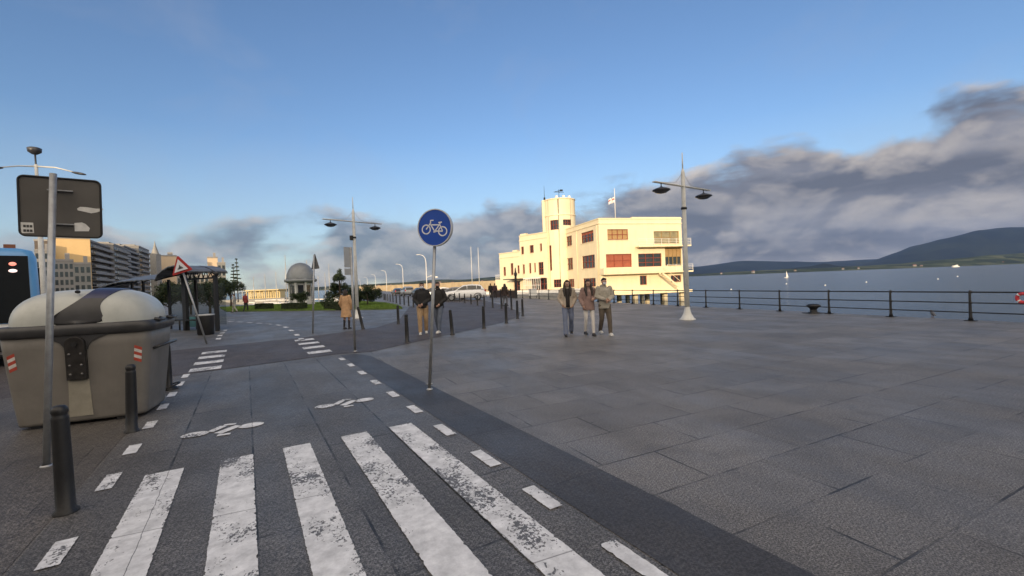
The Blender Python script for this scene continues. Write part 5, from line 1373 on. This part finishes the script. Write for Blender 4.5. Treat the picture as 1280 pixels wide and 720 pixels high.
for i, (px, y_, H, Rr, lab) in enumerate(((262, 33, 3.3, 1.7, 'dense dark tree seen through the right end of the shelter'), (212, 34, 3.1, 1.6, 'dark bushy tree seen through the left end of the shelter'), (238, 38, 3.5, 1.9, 'dark bushy tree seen through the middle of the shelter'))):
    tpos = Y(px, 380, y_); tpos.z = 0
    tree('bushy_tree', lab, 'tree', tpos, round_clumps(H, Rr, 20, 40 + i, .5), 4500, .08, 41 + i, (.1, 1.5), group='dark trees beyond the shelter')
M_HEDGE = leaf_mat('hedge_leaves', (.014, .022, .010), (.038, .052, .022))
for i, (x0, x1, y0, lab) in enumerate(((318, 331, 386.5, 'leftmost dark clipped hedge block along the lawn front'), (351, 373, 386.5, 'clipped hedge block in front of the domed kiosk'), (405, 429, 386, 'clipped hedge block just left of the white lamp'))):
    a = G(x0, y0 + 2); c = G(x1, y0 + 2); b = MB(); rnd = random.Random(i); L = (c - a).length; ax = (c - a).normalized()
    vs_ = []
    b.box((L / 2, .45, .32), (L, .8, .56))
    for q in range(2600):
        u_, v_ = rnd.random(), rnd.random(); f = rnd.choice((0, 1, 2))
        p = Vector((u_ * L, .05, v_ * .64)) if f == 0 else Vector((u_ * L, .05 + v_ * .8, .62)) if f == 1 else Vector((rnd.choice((0, L)), .05 + u_ * .8, v_ * .62))
        d = Vector((rnd.gauss(0, 1), rnd.gauss(0, 1), rnd.gauss(0, 1))).normalized() * .05; e = d.orthogonal() * .5
        b.add([p - d, p + e, p + d, p - e], [(0, 1, 2, 3)])
    o = tag(b.build('hedge_block', M_HEDGE), lab, 'hedge', 'clipped hedge blocks'); o.location = a; o.rotation_euler = (0, 0, math.atan2(ax.y, ax.x))

# ------------------------------------------------------------------ domed kiosk
kb_ = Y(377.5, 382, 50); kb_.z = .05
ki = thing('kiosk', 'small pale kiosk with grey barrel dome and columns behind the lawn', 'kiosk', kb_)
M_KST = mat('kiosk_stone', (.56, .56, .54), .8, var=.08, dirt=.15); M_ZINC = mat('zinc_roof', (.21, .225, .235), .5, .3, var=.12, scale=3, dirt=.15)
b = MB(); b.lathe([(1.48, 2.95), (1.46, 3.2), (1.38, 3.6), (1.18, 4.05), (.9, 4.4), (.5, 4.65), (0, 4.75)], 32); b.build('dome', M_ZINC, ki)
b = MB(); b.lathe([(1.4, 2.5), (1.75, 2.62), (1.78, 2.85), (1.5, 2.95)], 8); b.build('eaves', M_ZINC, ki)
b = MB(); b.lathe([(1.1, .0), (1.1, 2.6)], 8); b.build('wall', M_KST, ki)
for i in range(8):
    a = i * PI / 4; b = MB(); b.lathe([(.16, 0), (.16, .12), (.11, .16), (.10, 2.3), (.15, 2.4), (.15, 2.55)], 10, (1.3 * math.cos(a), 1.3 * math.sin(a), 0)); b.build('column', M_KST, ki)
for i in range(8):
    a = i * PI / 4 + PI / 8; b = MB(); b.box((1.04 * math.cos(a), 1.04 * math.sin(a), 1.6), (.04, .55, 1.3), Matrix.Rotation(a, 4, 'Z')); b.build('window', M_GLASS, ki)

# ------------------------------------------------------------------ promenade beyond: curved lamps, breakwater, marina
def curved_lamp(label, base, H, double=False, rz=0.0):
    t = thing('curved_lamp', label, 'street lamp', base, rz, 'white curved lamps along the far promenade')
    b = MB(); b.tube([(0, 0, 0), (0, 0, H * .4), (0, 0, H * .8), (-.12 * H / 8, 0, H * .9), (-.5 * H / 8, 0, H * .97), (-1.2 * H / 8, 0, H)], [.10, .085, .07, .065, .06, .05], 8); b.build('post', M_WHITE, t)
    b = MB(); b.ell((-1.5 * H / 8, 0, H), (.45, .16, .08), 10, 6); b.build('lamp_head', M_WHITE, t)
    if double:
        b = MB(); b.tube([(0, 0, H * .42), (.9, 0, H * .46), (1.7, 0, H * .44)], .06, 6); b.build('arm', M_WHITE, t); b = MB(); b.ell((1.9, 0, H * .42), (.4, .25, .18), 10, 6); b.build('side_lamp', M_WHITE, t)
    return t
labs = ['nearest and tallest white curved lamp, with a second side lamp', 'second white curved lamp of the receding row, left of the cycle sign', 'third white curved lamp of the receding row', 'fourth white curved lamp of the receding row', 'fifth white curved lamp of the receding row', 'farthest small white curved lamp of the receding row']
for i, (px, y_, ptop) in enumerate(((532, 88, 318), (503, 126, 330), (482.5, 170, 338), (469, 215, 343), (459, 262, 346.5), (450, 310, 349))):
    p = Y(px, ptop, y_); bp_ = Y(px + 1, 358, y_); curved_lamp(labs[i], Vector((p.x, y_, 0)), p.z, i == 0, R(0))
bw = MB(); A = Y(452, 358, 330); B2 = Y(625, 352, 235)
bw.bar(Vector((A.x, A.y, .1)), Vector((B2.x, B2.y, .1)), 4, 5.8); o = tag(bw.build('breakwater', mat('sandstone', (.42, .33, .21), .9, var=.2, scale=.3, dirt=.3)), 'long sunlit sandstone breakwater across the water behind the parked cars', 'breakwater')
for i, px in enumerate((588.5, 597.5)):
    p = Y(px, 309 + i, 110); b = MB(); b.tube([(0, 0, 0), (0, 0, p.z)], [.10, .06], 8); b.ell((0, 0, p.z), (.1, .1, .1), 8, 6)
    o = tag(b.build('flagpole', M_LAMPW), ('left of two bare grey flagpoles beside the club', 'right of two bare grey flagpoles beside the club')[i], 'flagpole', 'bare flagpoles'); o.location = (p.x, p.y, 0)
# dark post with flat canopy and white board by the club gate
p = Y(645.5, 373, 47.5); t = thing('gate_post', 'thick dark post with pointed top by the club gate', 'post', (p.x, p.y, 0))
b = MB(); b.box((0, 0, 1.2), (.24, .24, 2.4)); b.build('shaft', M_BLACK, t, bevel=.02); b = MB(); b.lathe([(.16, 2.4), (.18, 2.6), (.10, 2.8), (.05, 3.2), (0, 3.3)], 8); b.build('cap', M_BLACK, t)
p = Y(666.3, 372.3, 46.0); t = thing('notice_board', 'white notice board on legs in front of the club railing', 'notice board', (p.x, p.y, 0))
b = MB(); b.box((0, 0, .62), (.82, .05, .72)); b.build('board', M_WHITE, t, bevel=.01)
for s in (-1, 1): b = MB(); b.box((s * .36, 0, .14), (.05, .05, .28)); b.build('leg', M_BLACK, t)
gw = thing('club_fence', 'dark brown low boarded fence between the promenade and the club terrace', 'fence', Q(36.8, .6), math.atan2(QD.y, QD.x))
b = MB(); b.box((4.2, 0, .42), (8.4, .08, .82)); b.build('boards', mat('brown_boards', (.055, .035, .025), .7, var=.3, scale=4), gw)
for i in range(6): b = MB(); b.box((i * 1.68, .06, .5), (.1, .1, 1.0)); b.build('post', M_BLACK, gw)
# marina
ma = Y(330, 376, 150)
mb_ = thing('marina_building', 'long low cream marina building with columns lit by the sun', 'building', (ma.x, 150, -.5), R(8)); mb_.scale = (1, 1, .68)
M_CRM = mat('cream_plaster', (.62, .50, .26), .8, var=.06, dirt=.1)
b = MB(); b.box((0, 3, 1.9), (10, 5, 3.8)); b.build('wall', M_CRM, mb_); b = MB(); b.box((0, 2, 4.1), (10.8, 8, .5)); b.build('roof', M_CRM, mb_, bevel=.05)
for i in range(8):
    b = MB(); b.box((-4.8 + i * 1.37, -1.2, 1.9), (.3, .3, 3.8)); b.build('column', M_CRM, mb_)
    if i < 7: b = MB(); b.box((-4.1 + i * 1.37, .48, 1.6), (.8, .06, 2.6)); b.build('window', M_GLASS, mb_)
b = MB(); b.prism([(ma.x - 14, 140), (ma.x + 12, 140), (ma.x + 12, 160), (ma.x - 14, 160)], -4, -.5); struct(b.build('marina_quay', M_GREYC))
M_HULLW = mat('white_hull', (.70, .69, .66), .35, var=.04, coat=.4); M_HULLR = mat('red_hull', (.42, .08, .05), .4); M_MAST = mat('mast_alloy', (.45, .44, .41), .4, .4)
def sailboat(label, x, y, rz, L, mh, hullm, spread=True):
    t = thing('sailing_boat', label, 'boat', (x, y, SEA + .05), rz, 'moored sailing boats')
    rings = []
    for f, hw, zt in ((0, .55, 1.15), (.1, .78, 1.12), (.35, 1.0, 1.1), (.6, .9, 1.15), (.85, .42, 1.28), (1, .03, 1.4)):
        w_ = hw * L * .155; x_ = (f - .45) * L
        rings.append([(x_, -w_, zt), (x_, -w_ * .92, .45), (x_ * .97, -w_ * .4, -.25), (x_ * .97, w_ * .4, -.25), (x_, w_ * .92, .45), (x_, w_, zt)])
    b = MB(); loft(b, rings); b.build('hull', hullm, t)
    b = MB(); loft(b, [[(-.18 * L + x_ * L * s_, y_ * L * s_, z) for x_, y_ in ((-.18, -.09), (.25, -.075), (.34, 0), (.25, .075), (-.18, .09))] for z, s_ in ((1.1, 1), (1.55, .93), (1.7, .8))]); b.build('cabin', M_HULLW, t)
    b = MB(); b.tube([(.05 * L, 0, 1.2), (.05 * L, 0, mh)], [.09, .06], 6); 
    if spread:
        for z in (.5, .75): b.bar((.05 * L, -.7, mh * z), (.05 * L, .7, mh * z), .05)
    b.build('mast', M_MAST, t)
    b = MB(); b.tube([(.04 * L, 0, 2.3), (-.38 * L, 0, 2.2)], .13, 6); b.build('boom', M_HULLW, t)
    b = MB()
    for q in ((.54 * L, 0), (-.44 * L, 0), (.05 * L, .14 * L), (.05 * L, -.14 * L)): b.tube([(q[0], q[1], 1.3), (.05 * L, 0, mh * .97)], .012, 3)
    b.build('rigging', M_MAST, t)
    return t
for i, (px, y_, L, ptop, hm, lab) in enumerate(((304, 92, 8, 352, M_HULLW, 'white yacht moored far left beside the broad tree'), (319, 105, 8, 346, M_HULLW, 'white yacht moored before the left end of the marina building'),
        (333, 112, 9, 343, M_HULLW, 'white yacht with tall mast before the middle of the marina building'), (347, 104, 8, 340, M_HULLW, 'white yacht moored left of the domed kiosk'), (359.5, 98, 11, 319, M_HULLW, 'yacht with the tallest mast just left of the kiosk dome'),
        (385.5, 100, 10, 325, M_HULLW, 'yacht whose mast rises right behind the kiosk dome'), (400, 96, 8, 345, M_HULLR, 'red-hulled yacht moored between kiosk and conifer'), (408, 108, 8, 341, M_HULLW, 'white yacht moored just left of the conifer'), (413, 118, 9, 330, M_HULLW, 'farther yacht with a thin mast above the conifer'))):
    p = Y(px, ptop, y_); sailboat(lab, p.x, y_, R(160 + 37 * i % 60), L, p.z - SEA, hm)
# small craft and buoys on the bay
M_BUOY = mat('white_buoy', (.72, .72, .70), .5)
def wp(px, py): return G(px, py, SEA)
p = wp(983, 347.5); sv = thing('distant_sail', 'small white sailing boat far out on the bay left of the mountain', 'boat', p)
b = MB(); b.add([(0, 0, .5), (1.5, 0, .7), (.1, 0, 5.2)], [(0, 1, 2)]); so = b.build('sail', M_HULLW, sv); md = so.modifiers.new('t', 'SOLIDIFY'); md.thickness = .08
b = MB(); b.tube([(-1.4, 0, .3), (0, 0, .4), (1.8, 0, .5)], [.3, .5, .1], 8, flat=.6); b.build('hull', M_HULLW, sv)
for i, (px, py, s, lab) in enumerate(((914, 362, .40, 'white buoy just beyond the railing near the lamp'), (983, 355, .5, 'white buoy straight below the small white sail'), (1031.5, 356.8, .6, 'white buoy floating above the mooring bitt'), (1083, 352.8, .8, 'white buoy floating left of the two right-hand buoys'), (1172.5, 349, 1.1, 'largest white buoy on the right of the bay'), (1197, 345.8, 1.0, 'white buoy nearest the far shore on the right'))):
    p = wp(px, py); k_ = max(.22, p.y / 560 * .8)
    t = thing('buoy', lab, 'buoy', p, 0, 'white mooring buoys on the bay'); t.scale = (k_,) * 3
    b = MB(); b.lathe([(0, -.5), (.8, -.4), (1.1, .1), (.9, .6), (.3, .9), (0, .95)], 14); b.build('float', M_BUOY, t); b = MB(); b.tube([(0, 0, .9), (0, 0, 1.5)], .12, 6); b.build('ring_post', M_BUOY, t)
p = wp(1195, 334.0)
fr = thing('ferry', 'white ferry lying near the far shore at right', 'boat', Vector((p.x * 1200 / p.y, 1200, SEA)), R(5))
b = MB(); loft(b, [[(x * s, y * s, z) for x, y in ((-11, -2.6), (8, -2.6), (12.5, 0), (8, 2.6), (-11, 2.6))] for z, s in ((-.3, .9), (2.4, 1.0))]); b.build('hull', M_HULLW, fr); b = MB(); b.box((-2, 0, 3.6), (13, 4.2, 2.4)); b.build('deckhouse', M_HULLW, fr, bevel=.1); b = MB(); b.box((2.5, 0, 5.5), (3.5, 3, 1.6)); b.build('bridge', M_HULLW, fr, bevel=.1)
# white houses along the far shore
M_HW = mat('white_house_wall', (.24, .235, .22), .8, var=.08); M_HR = mat('tile_roof', (.22, .09, .05), .85, var=.2)
rnd = random.Random(12)
def house(label, p, s, rz, wall=M_HW, grp='white houses along the far shore'):
    t = thing('house', label, 'house', p, rz, grp)
    b = MB(); b.box((0, 0, 3 * s), (10 * s, 8 * s, 8 * s)); b.build('wall', wall, t)
    b = MB(); b.add([(-5.4 * s, -4.4 * s, 7 * s), (5.4 * s, -4.4 * s, 7 * s), (5.4 * s, 4.4 * s, 7 * s), (-5.4 * s, 4.4 * s, 7 * s), (-5.4 * s, 0, 9.4 * s), (5.4 * s, 0, 9.4 * s)], [(0, 1, 5, 4), (2, 3, 4, 5), (0, 4, 3), (1, 2, 5), (0, 3, 2, 1)]); b.build('roof', M_HR, t)
for i in range(9):
    px = 880 + 400 * (i + rnd.random()) / 9; y_ = rnd.uniform(2330, 2560)
    p = Y(px, 330, y_); house('small white house on the far green shore, %s from the left' % ORD[i], Vector((p.x, y_, rnd.uniform(1, 4))), rnd.uniform(.8, 1.5), rnd.uniform(0, 3))
for i in range(16):
    px = 440 + 175 * (i + rnd.random()) / 16; y_ = rnd.uniform(2600, 2800)
    p = Y(px, 352, y_); house('small pale house on the low hills behind the breakwater, %s from the left' % ORD[i], Vector((p.x, y_, rnd.uniform(2, 10))), rnd.uniform(.9, 1.6), rnd.uniform(0, 3), grp='pale houses on the low hills')

# ------------------------------------------------------------------ town on the left
M_APT = mat('pale_facade', (.28, .27, .26), .85, var=.10, scale=.3, dirt=.15); M_APTD = mat('brown_facade', (.10, .085, .075), .85, var=.15, scale=.3); M_YEL = mat('yellow_gable', (.72, .50, .24), .85, var=.05, scale=.15, dirt=.08)
M_PAR = mat('balcony_parapet', (.30, .29, .28), .8, var=.12, scale=.4); M_WARM = mat('warm_plaster', (.62, .48, .33), .85, var=.06, scale=.2)
def block(name, label, c, rz, w_, d_, H, wallm, floors=8, bays=5, balc=True, win=True, roofm=None, grp=None, z0=0):
    """box with its long facade on local -y"""
    t = thing(name, label, 'building', c, rz, grp)
    b = MB(); b.box((0, d_ / 2, H / 2), (w_, d_, H)); b.build('wall', wallm, t)
    b = MB(); b.box((0, d_ / 2, H + .35), (w_ * 1.02, d_ * 1.02, .7)); b.box((w_ * .2, d_ / 2, H + 1.8), (w_ * .25, d_ * .4, 2.4)); b.build('roof', roofm or M_APT, t)
    fh = (H - 1) / floors; bw_ = w_ / bays; proto = None; pp = None
    for f in range(floors):
        if balc:
            z = f * fh + fh * .28 + .5
            if f > 0:
                if pp is None: b = MB(); b.box((0, -.7, 0), (w_ * .96, 1.4, .18)); b.box((0, -1.36, .5), (w_ * .96, .10, .95)); pp = b.build('balcony', M_PAR, t); pp.location = (0, 0, z)
                else: q = pp.copy(); COL.objects.link(q); q.parent = t; q.location = (0, 0, z)
        if win:
            for i in range(bays):
                if proto is None: b = MB(); b.box((0, 0, 0), (bw_ * .62, .12, fh * .62)); proto = b.build('window', M_GLASS, t); q = proto
                else: q = proto.copy(); COL.objects.link(q); q.parent = t
                q.location = (-w_ / 2 + bw_ * (i + .5), -.04, f * fh + fh * .58 + .5)
    return t
def at(px, y_): p = Y(px, 370, y_); return p.x
def facing(name, label, px0, px1, y_, H, d_, wallm, floors, bays, win=False, balc=False, roofm=None):
    """block turned to face the viewer across the bay of the street"""
    a0 = math.atan((640 - px0) / FOC); a1 = math.atan((640 - px1) / FOC); am = (a0 + a1) / 2
    r_ = y_ / math.cos(am)
    return block(name, label, Vector((-r_ * math.sin(am), y_, 0)), am, r_ * (a0 - a1), d_, H, wallm, floors, bays, balc, win, roofm, 'town buildings on the left')
facing('apartment_block', 'apartment block with a tall blank yellow sunlit gable', 68, 116, 170, 24.6, 14, M_YEL, 8, 5)
facing('apartment_block', 'pale apartment block just left of the sign post with sunlit top', 46, 69, 160, 19.2, 14, M_APT, 6, 4, True)
facing('apartment_block', 'grey low block in front of the yellow gable, left half', 69, 94, 145, 14.0, 12, M_APT, 5, 4, True)
facing('apartment_block', 'grey low block in front of the yellow gable, right half', 94, 115.5, 148, 13.0, 12, mat('grey_facade', (.24, .24, .23), .85), 4, 3, True)
rowd = Vector((-.509, .861, 0)).normalized(); st_ = Vector((at(116, 180), 180, 0)); fac = math.atan2(rowd.y, rowd.x); cur = 0
for i, (ln, H, wm, fl) in enumerate(((12, 24.5, M_APTD, 9), (24, 25.0, M_APTD, 9), (29, 26.5, M_APT, 9), (31, 28.5, M_APTD, 10), (32, 31.0, M_APT, 10))):
    c = st_ + rowd * (cur + ln / 2) + Vector((-(0, 1.5, 0, 2, .5)[i], 0, 0)); cur += ln + .3
    block('apartment_block', ['narrow brown block with white balconies right beside the yellow gable', 'brown balconied block, second along the waterfront row', 'paler balconied block in the middle of the waterfront row', 'brown balconied block, fourth along the waterfront row', 'farthest balconied block of the waterfront row'][i], c, fac, ln, 16, H, wm, fl, max(4, int(ln / 4)), grp='town buildings on the left')
facing('apartment_block', 'pale sunlit block behind the right end of the shelter roof', 196, 223, 300, 28.0, 16, M_WARM, 8, 4)
facing('apartment_block', 'slim warm-lit block right of the shelter arch', 261, 274, 230, 20, 12, M_WARM, 6, 2)
facing('apartment_block', 'grey block at the right end of the town, beside the broad tree', 273, 283.5, 200, 15, 12, mat('grey_facade', (.24, .24, .23), .85), 5, 2, True)
facing('apartment_block', 'low grey terrace seen through the shelter', 222, 262, 215, 10.5, 12, M_APT, 3, 7, True)
facing('town_house', 'town house with dark red tiled roof behind the bus', -30, 34, 118, 14.2, 12, M_APT, 4, 5, True, False, M_HR)
p = Y(193.2, 300, 240); t = thing('spire', 'thin grey pointed spire above the balconied row', 'tower', (p.x, 240, 0))
b = MB(); b.box((0, 0, 12), (3.4, 3.4, 24)); b.build('shaft', M_GREYC, t); b = MB(); b.lathe([(1.9, 24), (1.5, 25), (.5, 28.5), (.12, p.z - 1), (0, p.z)], 8); b.build('pinnacle', M_GREYC, t)
# buildings behind the viewer and outside the frame on the left, which keep the plaza and the street in shade
block('waterfront_palace', 'long stone building closing the plaza behind the viewer', Vector((-8, -26, 0)), PI, 64, 14, 14.2, M_APT, 4, 15, False, grp='buildings around the plaza')
block('waterfront_palace', 'tall stone building across the street behind the viewer', Vector((-82, -26, 0)), PI, 82, 16, 19.0, M_APT, 5, 16, False, grp='buildings around the plaza')
block('waterfront_palace', 'tall town block left of the street outside the frame', Vector((-164, 84, 0)), 0, 82, 14, 25.0, M_APT, 8, 14, False, grp='buildings around the plaza')
